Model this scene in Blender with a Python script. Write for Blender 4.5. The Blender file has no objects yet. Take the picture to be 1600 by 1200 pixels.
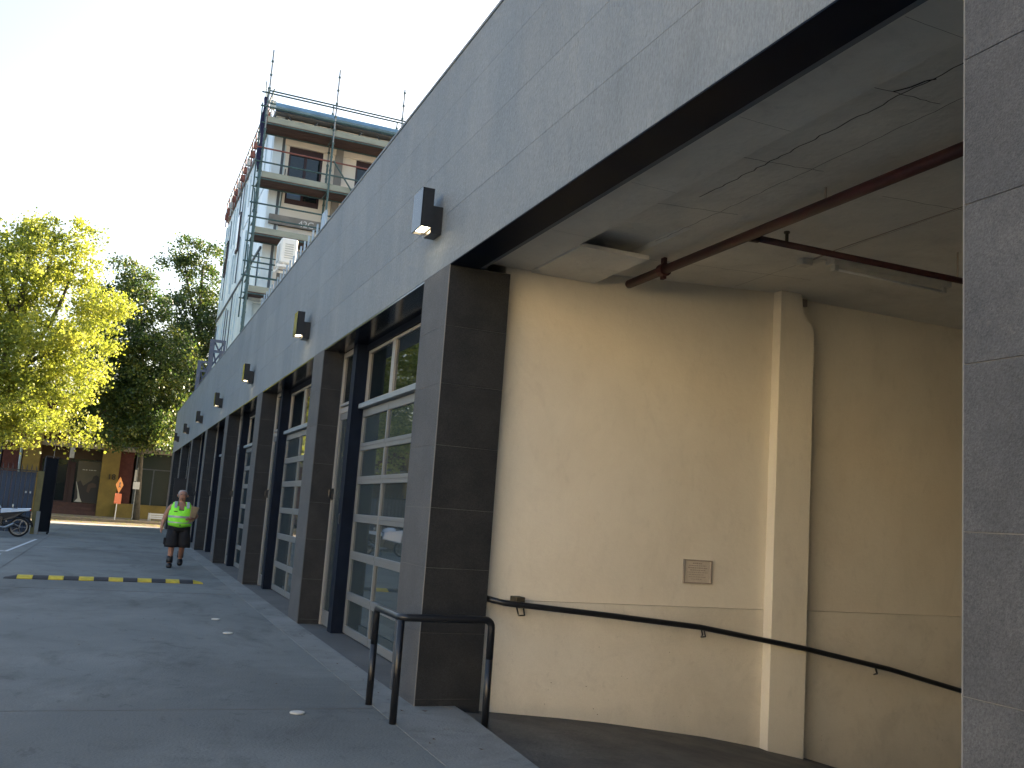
import bpy, bmesh, math, random
import numpy as np
from mathutils import Vector, Matrix
R = math.radians
random.seed(7); rng = np.random.default_rng(7)
scn = bpy.context.scene
COL = scn.collection

# ------------------------------------------------------------------ camera
CAMZ = 1.62
F_PX, PITCH, ROLL, YAW = 1489.35, .142691, .0711232, .3839217
Fv = Vector((math.sin(YAW)*math.cos(PITCH), math.cos(YAW)*math.cos(PITCH), math.sin(PITCH)))
Rv = Vector((math.cos(YAW), -math.sin(YAW), 0)); Uv = Rv.cross(Fv)
rr = Rv*math.cos(ROLL)+Uv*math.sin(ROLL); uu = -Rv*math.sin(ROLL)+Uv*math.cos(ROLL)
cd = bpy.data.cameras.new('camera'); cam = bpy.data.objects.new('camera', cd); COL.objects.link(cam)
cam.matrix_world = Matrix(((rr.x, uu.x, -Fv.x, 0), (rr.y, uu.y, -Fv.y, 0), (rr.z, uu.z, -Fv.z, CAMZ), (0, 0, 0, 1)))
cd.sensor_width = 36; cd.lens = F_PX/1600*36; cd.clip_end = 3000; cd.clip_start = .05
scn.camera = cam

# ------------------------------------------------------------------ light
SUN_EL = R(17); SUN_AZ = R(60)
S = Vector((math.sin(SUN_AZ)*math.cos(SUN_EL), math.cos(SUN_AZ)*math.cos(SUN_EL), math.sin(SUN_EL)))
w = bpy.data.worlds.new('World'); scn.world = w; w.use_nodes = True
nt = w.node_tree; nt.nodes.clear()
sky = nt.nodes.new('ShaderNodeTexSky'); sky.sky_type = 'NISHITA'; sky.sun_disc = False
sky.sun_elevation = SUN_EL; sky.sun_rotation = SUN_AZ
sky.air_density = 1.0; sky.dust_density = 5; sky.ozone_density = 1.0; sky.altitude = 50
bg = nt.nodes.new('ShaderNodeBackground'); bg.inputs[1].default_value = .125
ow = nt.nodes.new('ShaderNodeOutputWorld')
nt.links.new(sky.outputs[0], bg.inputs[0]); nt.links.new(bg.outputs[0], ow.inputs[0])
ld = bpy.data.lights.new('sun', 'SUN'); ld.energy = 5; ld.angle = R(.55); ld.color = (1, .86, .66)
sun = bpy.data.objects.new('sun', ld); COL.objects.link(sun)
sun.rotation_euler = S.to_track_quat('Z', 'Y').to_euler(); sun.location = (30, 20, 40)
vs = scn.view_settings; vs.view_transform = 'Standard'; vs.look = 'None'; vs.gamma = 1; vs.exposure = 2.15
vs.use_curve_mapping = False

# ------------------------------------------------------------------ materials
def mat(name, col, rough=.7, metal=0., spec=.5, var=0., scale=4., col2=None, bump=0., bscale=60., speck=0., sscale=250.,
        objvar=0., coat=0., emit=None, estr=0., ior=1.5, stretch=(1, 1, 1), dirt=0., dscale=3., dst=(1, 1, 1)):
    m = bpy.data.materials.new(name); m.use_nodes = True
    t = m.node_tree; N = t.nodes; L = t.links; b = N['Principled BSDF']
    b.inputs['Roughness'].default_value = rough; b.inputs['Metallic'].default_value = metal
    b.inputs['Specular IOR Level'].default_value = spec; b.inputs['Coat Weight'].default_value = coat
    b.inputs['IOR'].default_value = ior
    c = (*col, 1); b.inputs['Base Color'].default_value = c
    tc = N.new('ShaderNodeTexCoord'); mp = N.new('ShaderNodeMapping'); mp.inputs['Scale'].default_value = stretch
    geo = N.new('ShaderNodeNewGeometry')
    L.new(geo.outputs['Position'], mp.inputs[0])
    out = None
    if var or col2:
        n = N.new('ShaderNodeTexNoise'); n.inputs['Scale'].default_value = scale; n.inputs['Detail'].default_value = 7
        n.inputs['Roughness'].default_value = .62
        L.new(mp.outputs[0], n.inputs['Vector'])
        r = N.new('ShaderNodeValToRGB'); r.color_ramp.elements[0].position = .34; r.color_ramp.elements[1].position = .68
        r.color_ramp.elements[0].color = c if col2 else tuple(x*(1-var) for x in col)+(1,)
        r.color_ramp.elements[1].color = (*col2, 1) if col2 else tuple(min(1, x*(1+var)) for x in col)+(1,)
        L.new(n.outputs[0], r.inputs[0]); out = r.outputs[0]
        rv = N.new('ShaderNodeMapRange') if rough > .2 else None
        if rv: rv.inputs['To Min'].default_value = max(0, rough-.08); rv.inputs['To Max'].default_value = min(1, rough+.1)
        if rv: L.new(n.outputs[0], rv.inputs[0]); L.new(rv.outputs[0], b.inputs['Roughness'])
    def mult(sock, fac_sock, lo, hi):
        mr = N.new('ShaderNodeMapRange'); mr.inputs['From Min'].default_value = 0; mr.inputs['From Max'].default_value = 1
        mr.inputs['To Min'].default_value = lo; mr.inputs['To Max'].default_value = hi
        L.new(fac_sock, mr.inputs[0])
        v = N.new('ShaderNodeMix'); v.data_type = 'RGBA'; v.blend_type = 'MULTIPLY'; v.inputs[0].default_value = 1
        if sock is None: v.inputs[6].default_value = c
        else: L.new(sock, v.inputs[6])
        cc = N.new('ShaderNodeCombineColor'); [L.new(mr.outputs[0], cc.inputs[i]) for i in range(3)]
        L.new(cc.outputs[0], v.inputs[7]); return v.outputs[2]
    if speck:
        n2 = N.new('ShaderNodeTexNoise'); n2.inputs['Scale'].default_value = sscale; n2.inputs['Detail'].default_value = 3
        n2.inputs['Roughness'].default_value = .8
        L.new(mp.outputs[0], n2.inputs['Vector'])
        out = mult(out, n2.outputs[0], 1-speck*1.6, 1+speck*1.6)
    if dirt:
        m2 = N.new('ShaderNodeMapping'); m2.inputs['Scale'].default_value = dst; m2.inputs['Location'].default_value = (3.7, 1.3, 8.1)
        L.new(geo.outputs['Position'], m2.inputs[0])
        for sc, lo, hi, am in ((dscale, .5, .72, dirt), (dscale*4.3, .56, .68, dirt*.7), (dscale*.37, .45, .62, dirt*.6)):
            n4 = N.new('ShaderNodeTexNoise'); n4.inputs['Scale'].default_value = sc; n4.inputs['Detail'].default_value = 9
            n4.inputs['Roughness'].default_value = .7; n4.inputs['Distortion'].default_value = .6
            L.new(m2.outputs[0], n4.inputs['Vector'])
            r4 = N.new('ShaderNodeMapRange'); r4.interpolation_type = 'SMOOTHSTEP'; r4.inputs['From Min'].default_value = lo; r4.inputs['From Max'].default_value = hi
            L.new(n4.outputs[0], r4.inputs[0]); out = mult(out, r4.outputs[0], 1, 1-am)
    if objvar:
        oi = N.new('ShaderNodeObjectInfo'); out = mult(out, oi.outputs['Random'], 1-objvar, 1+objvar)
    if out: L.new(out, b.inputs['Base Color'])
    if bump:
        n3 = N.new('ShaderNodeTexNoise'); n3.inputs['Scale'].default_value = bscale; n3.inputs['Detail'].default_value = 6
        L.new(mp.outputs[0], n3.inputs['Vector'])
        bp = N.new('ShaderNodeBump'); bp.inputs['Strength'].default_value = bump; bp.inputs['Distance'].default_value = .02
        L.new(n3.outputs[0], bp.inputs['Height']); L.new(bp.outputs[0], b.inputs['Normal'])
    if emit: b.inputs['Emission Color'].default_value = (*emit, 1); b.inputs['Emission Strength'].default_value = estr
    return m

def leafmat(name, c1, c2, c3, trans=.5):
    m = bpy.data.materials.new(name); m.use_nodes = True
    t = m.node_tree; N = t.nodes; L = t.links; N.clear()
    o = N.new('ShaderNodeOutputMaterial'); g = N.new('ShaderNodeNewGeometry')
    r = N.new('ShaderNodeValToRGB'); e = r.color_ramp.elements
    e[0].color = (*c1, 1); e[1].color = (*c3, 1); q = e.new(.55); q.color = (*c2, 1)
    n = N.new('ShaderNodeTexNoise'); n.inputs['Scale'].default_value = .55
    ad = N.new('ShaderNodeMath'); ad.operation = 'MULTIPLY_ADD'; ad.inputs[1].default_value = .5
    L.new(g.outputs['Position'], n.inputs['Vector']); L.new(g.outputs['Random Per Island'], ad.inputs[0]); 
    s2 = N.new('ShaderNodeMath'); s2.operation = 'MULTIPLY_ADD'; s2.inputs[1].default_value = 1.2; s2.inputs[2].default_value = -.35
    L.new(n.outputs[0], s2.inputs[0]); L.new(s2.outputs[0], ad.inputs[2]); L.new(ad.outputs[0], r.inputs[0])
    d = N.new('ShaderNodeBsdfPrincipled'); d.inputs['Roughness'].default_value = .45; L.new(r.outputs[0], d.inputs['Base Color'])
    tr = N.new('ShaderNodeBsdfTranslucent')
    mx = N.new('ShaderNodeMix'); mx.data_type = 'RGBA'; mx.blend_type = 'MULTIPLY'; mx.inputs[0].default_value = 1
    mx.inputs[7].default_value = (1.6, 1.55, .85, 1); L.new(r.outputs[0], mx.inputs[6]); L.new(mx.outputs[2], tr.inputs[0])
    ms = N.new('ShaderNodeMixShader'); ms.inputs[0].default_value = trans
    L.new(d.outputs[0], ms.inputs[1]); L.new(tr.outputs[0], ms.inputs[2]); L.new(ms.outputs[0], o.inputs[0])
    return m

M = dict(
 yard=mat('yard_concrete', (.13, .14, .134), .85, var=.0, scale=.45, col2=(.19, .198, .186), dirt=.4, dscale=1.1, dst=(1, .6, 1), bump=.35, bscale=45, speck=.16, sscale=60),
 yard_edge=mat('pale_concrete', (.17, .178, .17), .85, scale=.8, col2=(.235, .24, .228), dirt=.36, dscale=1.6, bump=.3, bscale=50, speck=.15, sscale=70),
 apron=mat('apron_concrete', (.075, .075, .073), .85, scale=1.2, col2=(.115, .113, .108), bump=.3, bscale=40, speck=.15, sscale=80),
 ramp=mat('ramp_concrete', (.07, .066, .058), .8, scale=1.6, col2=(.17, .155, .13), dirt=.35, dscale=1.2, bump=.4, bscale=30, speck=.18, sscale=60),
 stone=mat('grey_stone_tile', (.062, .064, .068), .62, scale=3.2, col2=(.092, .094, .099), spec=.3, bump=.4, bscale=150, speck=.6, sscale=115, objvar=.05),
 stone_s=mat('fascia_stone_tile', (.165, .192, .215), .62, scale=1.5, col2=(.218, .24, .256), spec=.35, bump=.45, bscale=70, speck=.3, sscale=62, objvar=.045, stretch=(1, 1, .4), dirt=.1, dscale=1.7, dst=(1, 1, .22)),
 stone_shade=mat('shaded_stone_tile', (.019, .021, .024), .65, scale=4, col2=(.032, .034, .037), spec=.22, bump=.35, bscale=150, speck=.6, sscale=105, objvar=.06),  # same stone as the fronts, darkened: shade of the side faces put into colour
 grout=mat('pale_grout', (.2, .2, .2), .9, speck=.1),
 grout_d=mat('grey_grout', (.15, .165, .18), .9, speck=.1),
 dsteel=mat('dark_painted_steel', (.006, .01, .02), .55, spec=.08, var=.25, scale=3),
 dpanel=mat('dark_soffit_panel', (.01, .011, .016), .16, spec=.6, var=.2, scale=2),
 black=mat('black_powder_coat', (.01, .011, .014), .33, spec=.5, var=.2, scale=30, bump=.05, bscale=300),
 alu=mat('aluminium_frame', (.17, .175, .175), .45, metal=.2, var=.08, scale=3),
 aluw=mat('pale_aluminium_frame', (.33, .32, .3), .42, metal=.2, var=.06, scale=3),
 sill=mat('grey_blue_sill', (.2, .235, .26), .5, var=.1, scale=3),
 pane=mat('teal_tinted_glass', (.045, .06, .062), .02, spec=.9, ior=1.62, var=.15, scale=1.2),
 pane_c=mat('clear_dark_glass', (.008, .012, .012), .02, spec=.8, ior=1.6),
 pane_r=mat('red_backed_glass', (.12, .012, .02), .06, spec=.6, ior=1.5),
 cream=mat('cream_painted_render', (.67, .62, .52), .8, scale=.7, col2=(.74, .7, .6), bump=.12, bscale=18, speck=.06, sscale=90, dirt=.07, dscale=2.3, dst=(1, 1, .5)),
 ceil=mat('stained_concrete_ceiling', (.62, .61, .57), .85, scale=1.1, col2=(.74, .73, .68), bump=.3, bscale=20, speck=.06, dirt=.13, dscale=1.3),
 crack=mat('ceiling_crack', (.03, .028, .026), .9),
 redp=mat('red_oxide_pipe', (.04, .009, .009), .5, var=.45, scale=7),
 white=mat('white_paint', (.72, .72, .7), .5, var=.05, scale=8),
 offw=mat('dusty_white_plastic', (.5, .5, .46), .45, var=.1, scale=6),
 lens=mat('warm_lamp_lens', (.9, .85, .7), .3, emit=(1, .8, .5), estr=5.),
 brass=mat('aged_brass', (.07, .06, .04), .5, metal=.5),
 plex=mat('notice_sheet', (.52, .47, .4), .4, var=.08, scale=20),
 ink=mat('faded_ink', (.3, .26, .22), .6),
 yel=mat('yellow_rubber', (.52, .4, .03), .7, var=.2, scale=12, bump=.3, bscale=40),
 blk=mat('black_rubber', (.022, .024, .028), .75, var=.3, scale=12, bump=.3, bscale=40),
 beige=mat('beige_render', (.72, .66, .56), .85, scale=.9, col2=(.8, .74, .64), bump=.15, bscale=12),
 conc=mat('raw_concrete', (.2, .19, .17), .85, scale=2, col2=(.3, .28, .25), bump=.3, bscale=12),
 foil=mat('pale_foil_membrane', (.66, .74, .76), .35, metal=.1, scale=1.1, col2=(.86, .92, .92), bump=.8, bscale=3.2, stretch=(1, 1, .4)),
 stud=mat('dark_stud', (.09, .11, .13), .6, var=.2, scale=4),
 psteel=mat('pale_blue_steel', (.45, .55, .58), .5, scale=2, col2=(.6, .7, .72)),
 maroon=mat('maroon_window_frame', (.035, .014, .018), .5),
 wglass=mat('blue_painted_reflection_glass', (.14, .23, .36), .08, spec=.9, ior=1.7),  # pale blue reflection of the lower panes painted into the base colour
 sgreen=mat('green_scaffold_tube', (.05, .1, .095), .5, var=.35, scale=6),
 sgalv=mat('galvanised_tube', (.22, .23, .22), .45, metal=.5, var=.3, scale=8),
 toe=mat('toe_board_timber', (.27, .28, .22), .8, scale=4, col2=(.37, .38, .3), stretch=(.3, 1, 1)),
 plank=mat('brown_scaffold_plank', (.09, .055, .045), .8, scale=5, col2=(.16, .1, .08), stretch=(.2, 1, 1)),
 gutter=mat('zinc_gutter', (.2, .32, .4), .35, metal=.5, var=.15, scale=2),
 net=mat('navy_netting', (.02, .02, .06), .9, var=.3, scale=9),
 rust=mat('rusty_red_bracket', (.22, .08, .06), .7, var=.3, scale=9),
 frameg=mat('slate_grey_steel', (.12, .13, .17), .5, var=.15, scale=3),
 acw=mat('ac_white', (.78, .77, .72), .45, var=.05, scale=5),
 slat=mat('blue_grey_slat', (.28, .36, .44), .45, var=.12, scale=5),
 ochre=mat('ochre_render', (.2, .14, .035), .85, scale=1.3, col2=(.3, .21, .05), bump=.2, bscale=15),
 brick=mat('dark_red_brickwork', (.07, .02, .016), .85, scale=3, col2=(.12, .04, .03), bump=.3, bscale=30, speck=.25, sscale=25),
 brownb=mat('brown_board', (.07, .045, .025), .75, var=.2, scale=2),
 step=mat('red_brown_step', (.1, .05, .04), .8, var=.2, scale=4),
 cbeam=mat('cream_beam', (.27, .225, .16), .8, var=.1, scale=2),
 shopg=mat('shop_glass', (.012, .018, .02), .05, spec=.6),
 poster=mat('tan_poster', (.12, .105, .07), .5, var=.08, scale=3),
 pdark=mat('poster_dark', (.035, .03, .03), .5), pmid=mat('poster_umber', (.09, .06, .045), .5), pwht=mat('poster_white', (.6, .58, .5), .5),
 asphalt=mat('street_asphalt', (.13, .095, .055), .85, scale=1.5, col2=(.22, .16, .09), bump=.3, bscale=20, speck=.2, sscale=20),
 path=mat('street_footpath', (.24, .19, .125), .85, scale=1.2, col2=(.33, .26, .17), bump=.2, bscale=20),
 kerb=mat('kerb_concrete', (.42, .39, .34), .85, var=.15, scale=2),
 earth=mat('surrounding_ground', (.11, .1, .085), .9, var=.3, scale=.2),
 bark=mat('plane_tree_bark', (.06, .055, .04), .85, scale=3, col2=(.13, .115, .085), bump=.5, bscale=8),
 navy=mat('navy_fence_sheet', (.04, .065, .11), .55, var=.2, scale=1.3), greyb=mat('weathered_grey_board', (.11, .105, .11), .8, var=.25, scale=3),
 pick=mat('black_picket', (.008, .01, .014), .4), gatem=mat('black_gate_sheet', (.006, .007, .012), .5, var=.3, scale=2),
 ochp=mat('mustard_post', (.16, .13, .05), .8, var=.2, scale=3),
 orange=mat('orange_sign', (.42, .15, .015), .6), redor=mat('red_orange_sign', (.36, .07, .015), .6),
 line=mat('white_road_paint', (.5, .52, .53), .8, var=.25, scale=14),
 skin=mat('skin', (.33, .16, .105), .55, var=.12, scale=14), hair=mat('grey_hair', (.3, .27, .25), .7, var=.2, scale=60),
 hiv=mat('hi_vis_fabric', (.3, .95, .05), .7, var=.1, scale=12, bump=.4, bscale=14, emit=None), refl=mat('reflective_tape', (.32, .36, .38), .35, metal=.3),
 shorts=mat('black_shorts', (.008, .008, .011), .85, var=.3, scale=10, bump=.5, bscale=12), singlet=mat('charcoal_singlet', (.03, .03, .04), .8),
 shoe=mat('black_boot', (.007, .007, .009), .5), card=mat('kraft_cardboard', (.48, .34, .2), .75, var=.12, scale=8),
 mwhite=mat('motorcycle_white', (.62, .7, .8), .2, coat=.5), mblack=mat('motorcycle_black', (.01, .01, .012), .35), mgrey=mat('motorcycle_alloy', (.2, .21, .22), .35, metal=.7),
 tyre=mat('tyre_rubber', (.012, .012, .013), .8), redl=mat('red_lens', (.5, .02, .01), .2), mirror=mat('mirror_glass', (.6, .65, .7), .05, metal=1),
 bounce=mat('pale_cream_render_bounce', (.74, .64, .47), .85, scale=.6, col2=(.8, .7, .53), bump=.15, bscale=10),
 roofm=mat('grey_roof_sheet', (.25, .26, .27), .6, var=.1, scale=1),
)
M['plinth'] = mat('greyed_cream_light_fade', (.62, .58, .49), .8, scale=.8, col2=(.69, .655, .57), bump=.12, bscale=18, speck=.08, sscale=90, dirt=.11, dscale=2.6)  # greyer cream: fading light toward the floor put into the colour, with some dirt
M['dullglass'] = mat('dull_green_glass', (.02, .035, .03), .25, spec=.25)
M['gloss'] = mat('glossy_black_cover', (.012, .016, .022), .16, spec=.4, ior=1.42)
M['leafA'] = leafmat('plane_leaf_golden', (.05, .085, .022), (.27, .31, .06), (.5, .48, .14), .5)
M['leafB'] = leafmat('plane_leaf_green_shaded', (.016, .042, .022), (.06, .105, .032), (.25, .26, .065), .42)  # darker leaf colours that carry part of the middle tree's shade

# ------------------------------------------------------------------ mesh helpers
WL = {}
class MB:
    def __init__(s): s.v = []; s.f = []; s.m = []; s.mi = 0
    def add(s, vs, fs):
        b = len(s.v); s.v += [tuple(v) for v in vs]
        for f in fs: s.f.append(tuple(b+i for i in f)); s.m.append(s.mi)
        return s
    def box(s, x0, x1, y0, y1, z0, z1):
        return s.add([(x0,y0,z0),(x1,y0,z0),(x1,y1,z0),(x0,y1,z0),(x0,y0,z1),(x1,y0,z1),(x1,y1,z1),(x0,y1,z1)],
                     [(0,3,2,1),(4,5,6,7),(0,1,5,4),(1,2,6,5),(2,3,7,6),(3,0,4,7)])
    def hexa(s, P): return s.add(P, [(0,3,2,1),(4,5,6,7),(0,1,5,4),(1,2,6,5),(2,3,7,6),(3,0,4,7)])
    def tube(s, pts, r, n=8, cap=True):
        pts = [Vector(p) for p in pts]; rs = r if isinstance(r, (list, tuple)) else [r]*len(pts)
        b = len(s.v); up = None
        for i, p in enumerate(pts):
            d = (pts[min(i+1, len(pts)-1)]-pts[max(i-1, 0)]).normalized()
            if up is None: up = Vector((0, 0, 1)) if abs(d.z) < .9 else Vector((1, 0, 0))
            a = d.cross(up).normalized(); c = a.cross(d).normalized(); up = c
            for k in range(n):
                t = 2*math.pi*k/n; s.v.append(tuple(p+(a*math.cos(t)+c*math.sin(t))*rs[i]))
        for i in range(len(pts)-1):
            for k in range(n):
                s.f.append((b+i*n+k, b+i*n+(k+1)%n, b+(i+1)*n+(k+1)%n, b+(i+1)*n+k)); s.m.append(s.mi)
        if cap:
            s.f.append(tuple(b+k for k in reversed(range(n)))); s.m.append(s.mi)
            s.f.append(tuple(b+(len(pts)-1)*n+k for k in range(n))); s.m.append(s.mi)
        return s
    def loft(s, rings, n=14, cap=True):       # rings: (cx,cy,cz,rx,ry)
        b = len(s.v)
        for (cx, cy, cz, rx, ry) in rings:
            for k in range(n):
                t = 2*math.pi*k/n; s.v.append((cx+rx*math.cos(t), cy+ry*math.sin(t), cz))
        for i in range(len(rings)-1):
            for k in range(n):
                s.f.append((b+i*n+k, b+i*n+(k+1)%n, b+(i+1)*n+(k+1)%n, b+(i+1)*n+k)); s.m.append(s.mi)
        if cap:
            s.f.append(tuple(b+k for k in reversed(range(n)))); s.m.append(s.mi)
            s.f.append(tuple(b+(len(rings)-1)*n+k for k in range(n))); s.m.append(s.mi)
        return s
    def prism(s, poly, axis, a, b):           # poly of 2D pts extruded along axis from a to b
        def P(u, v, t): return {'x': (t, u, v), 'y': (u, t, v), 'z': (u, v, t)}[axis]
        n = len(poly); return s.add([P(u, v, a) for u, v in poly]+[P(u, v, b) for u, v in poly],
            [tuple(range(n)), tuple(reversed(range(n, 2*n)))]+[(i, n+i, n+(i+1)%n, (i+1)%n) for i in range(n)])
def build(name, mb, mt, parent=None, loc=None, label=None, cat=None, group=None, kind=None, smooth=False, bev=0.):
    pw = Vector(WL[parent.name]) if parent else Vector((0, 0, 0))
    lw = Vector(loc) if loc is not None else (pw if parent else Vector((0, 0, 0)))
    me = bpy.data.meshes.new(name)
    me.from_pydata([(x-lw.x, y-lw.y, z-lw.z) for x, y, z in mb.v], [], mb.f)
    for q in (mt if isinstance(mt, (list, tuple)) else [mt]): me.materials.append(q)
    me.polygons.foreach_set('material_index', mb.m)
    bm = bmesh.new(); bm.from_mesh(me); bmesh.ops.recalc_face_normals(bm, faces=bm.faces)
    if bev: bmesh.ops.bevel(bm, geom=[e for e in bm.edges if e.is_manifold and e.calc_face_angle() > .6], offset=bev, segments=1, affect='EDGES')
    bm.to_mesh(me); bm.free()
    if smooth: me.polygons.foreach_set('use_smooth', [True]*len(me.polygons))
    return link(name, me, parent, lw, label, cat, group, kind)
def link(name, me, parent, lw, label=None, cat=None, group=None, kind=None):
    pw = Vector(WL[parent.name]) if parent else Vector((0, 0, 0))
    o = bpy.data.objects.new(name, me); COL.objects.link(o); o.parent = parent; o.location = Vector(lw)-pw; WL[o.name] = tuple(lw)
    if label: o['label'] = label
    if cat: o['category'] = cat
    if group: o['group'] = group
    if kind: o['kind'] = kind
    return o
def empty(name, loc, label, cat, group=None):
    o = bpy.data.objects.new(name, None); COL.objects.link(o); o.location = loc; WL[o.name] = tuple(loc)
    o['label'] = label; o['category'] = cat
    if group: o['group'] = group
    return o
def mesh_centred(name, mb, mt, bev=0.):
    me = bpy.data.meshes.new(name); me.from_pydata(mb.v, [], mb.f); me.materials.append(mt)
    bm = bmesh.new(); bm.from_mesh(me); bmesh.ops.recalc_face_normals(bm, faces=bm.faces)
    if bev: bmesh.ops.bevel(bm, geom=bm.edges[:], offset=bev, segments=1, affect='EDGES')
    bm.to_mesh(me); bm.free(); return me
def swap(o, m): o.data = o.data.copy(); o.data.materials[0] = m
def B(x0, x1, y0, y1, z0, z1): return MB().box(x0, x1, y0, y1, z0, z1)
def struct(name, mb, m, **k): return build(name, mb, m, kind='structure', **k)

# ------------------------------------------------------------------ ground
D = 2.57
struct('surrounding_terrain', MB().add([(-900, -900, -2.5), (900, -900, -2.5), (900, 1500, -2.5), (-900, 1500, -2.5)], [(0,1,2,3)]), M['earth'])
struct('surrounding_ground', MB().box(-300, -30, -200, 51.2, -2.4, -.02).box(-300, 300, 69.99, 400, -2.4, -.02).box(11.5, 300, -200, 51.2, -2.4, -.02), M['earth'])
struct('yard_pavement', MB().box(-30, 2.22, -40, 51.2, -2.3, 0), M['yard'])
struct('yard_edge_strip', MB().prism([(2.22, -40), (2.78, -40), (2.78, 4.9), (2.84, 6.1), (2.94, 7.75), (2.94, 8.2), (2.57, 8.2), (2.57, 51.2), (2.22, 51.2)], 'z', -2.3, .004), M['yard_edge'])
struct('doorway_apron', MB().box(2.57, 3.3, 8.2, 53.2, -.5, -.004), M['apron'])
g = MB()
xs = [2.79, 3.0, 3.2, 3.5, 4., 4.5, 5., 5.6, 6.2, 6.8, 7.6, 8.4, 9.2, 10.2, 11.4]
def rz(x, y):
    z = float(np.interp(x, [2.78, 3.0, 3.3, 4.3, 5.6, 6.4, 7, 9, 11.4], [-.03, -.045, -.075, -.16, -.33, -.47, -.6, -1.15, -1.9]))
    return z
ys = np.linspace(.4, 8.6, 14); nb = len(xs)
g.add([(x, float(y), rz(x, y)) for y in ys for x in xs], [(j*nb+i, j*nb+i+1, (j+1)*nb+i+1, (j+1)*nb+i) for j in range(13) for i in range(nb-1)])
struct('ramp_floor', g, M['ramp'], smooth=True)
struct('near_footpath', B(-300, 300, 51.2, 53.6, -2.3, 0), M['kerb'])
struct('street', B(-300, 300, 53.6, 62.4, -2.3, -.1), M['asphalt'])
struct('far_footpath', B(-300, 300, 62.4, 69.99, -2.3, .02), M['path'])
# yard marks
build('bay_line', MB().prism([(-2.35, 27.0), (-2.27, 27.0), (-2.06, 33.9), (-2.14, 33.9)], 'z', .001, .005).prism([(-2.42, 24.0), (-2.34, 24.0), (-2.3, 25.9), (-2.38, 25.9)], 'z', .001, .005).box(-5, -2.36, 27.0, 27.15, .001, .005), M['line'],
      label='faded white bay line painted on the yard beside the motorcycle', cat='road marking')
for i, (x, y, t) in enumerate([(1.54, 7.84, 'round white floor cap in the yard nearest the camera'), (1.5, 12.5, 'middle small white floor cap in the yard beyond the handrail hoop'), (1.49, 13.9, 'farthest small white floor cap, nearest the speed hump')]):
    mb = MB().loft([(x, y, .004, .06, .06), (x, y, .012, .06, .06), (x, y, .016, .045, .045)], 20)
    build('floor_cap', mb, M['offw'], loc=(x, y, 0), label=t, cat='floor cap', group='white floor caps along the yard')
# hairline joints in the slab
jm = MB()
for y in (8.0, 17.6, 29.5, 42): jm.box(-30, 2.2, y, y+.008, .0005, .003)
for x in (-1.9,): jm.box(x, x+.012, -10, 51, .0035, .006)
struct('slab_joint', jm, M['apron'])

# ------------------------------------------------------------------ garage building
G = empty('garage_building', (D, 8, 0), 'long low garage block clad in grey stone tiles with glazed doors and open ramp bay', 'building')
ZB, ZT, Y0, YE = 3.9, 6.03, 1.0, 53.2
build('facade_wall', B(2.576, 2.9, -9, YE-.002, ZB+.002, ZT-.01), M['grout_d'], G)
build('parapet_cap', B(2.56, 2.95, -9, YE+.01, ZT-.01, ZT+.02), M['stone_s'], G)
build('roof', B(2.9, 12, -9, YE, 4.75, 4.95), M['roofm'], G)
build('back_wall', MB().box(11.4, 11.9, -9, YE, -2.2, 4.75).box(2.9, 11.4, YE-.3, YE, -.5, 4.75), M['conc'], G)
rows = [(ZB, ZB+.53)]+[(ZB+.53+.555*k, ZB+.53+.555*(k+1)) for k in range(2)]+[(ZB+1.64, ZT-.012)]
TW = 1.11; gp = .001
tm = [mesh_centred('tile', B(0, .0055, gp, TW-gp, gp, b-a-gp), M['stone_s'], .0008) for a, b in rows]
ncol = int((YE-2.35+1.2)/TW)
for i in range(ncol+1):
    y = 2.35-1.2+i*TW
    for k, (a, b) in enumerate(rows):
        if y+TW > YE: continue
        link('tile', tm[k], G, (D, y, a))
build('end_tile', B(D, D+.018, 2.35-1.2+int((YE-1.15)/TW)*TW, YE, ZB+.002, ZT-.012), M['stone_s'], G)
build('side_tile', B(D+.0, 2.95, -9, 1.14, ZB+.002, ZT-.012).box(D, 3.17, -9, 1.14, -.3, ZB), M['stone_s'], G)

zj = [-.48, .06, .615, 1.17, 1.69, 2.245, 2.8, 3.33, 3.898]
def pillar(y0, y1, x1, first=False):
    p = build('pillar', B(D+.0062, x1-.001, y0+.0062, y1-.001, -.5, 3.895), M['grout'] if first else M['grout_d'], G)
    w = y1-y0; dx = x1-D
    for a, b in zip(zj[:-1], zj[1:]):
        for nm, key, dims in (('f', (w, b-a), (0, .0055, .001, w-gp, gp, b-a-gp)), ('s', (dx, b-a), (.001, dx-.009, 0, .0055, gp, b-a-gp))):
            kk = (nm, round(key[0], 3), round(key[1], 3))
            if kk not in PT: PT[kk] = mesh_centred('tile', B(*dims), M['stone'] if nm == 'f' else M['stone_shade'], .0007)
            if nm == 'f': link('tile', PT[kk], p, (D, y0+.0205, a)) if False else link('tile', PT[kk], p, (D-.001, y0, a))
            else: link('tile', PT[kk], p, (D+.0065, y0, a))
    return p
PT = {}
YP = [8.07, 13.73, 20.0, 26.3, 32.6, 38.9, 45.2, 51.5]; PW = .78
for i, y in enumerate(YP): pillar(y, y+PW if i < 7 else YE-.005, 3.17 if i == 0 else 3.02, i == 0)
# pillar right beside the camera (its far arris faces the ramp opening)
p = build('pillar', B(D+.006, 3.15, 1.16, 2.346, -.6, 3.895), M['grout'], G)
for a, b in zip(zj[:-1], zj[1:]):
    build('tile', B(D, D+.0055, 1.15, 2.3425, a+.0018, b-.0018), M['stone'], p)
build('corner_trim', B(D-.001, D+.0055, 2.3435, 2.348, -.3, 3.895), M['grout'], p)
build('corner_trim', B(D-.003, D+.004, 8.066, 8.072, -.05, 3.895), M['grout'], G)

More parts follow.
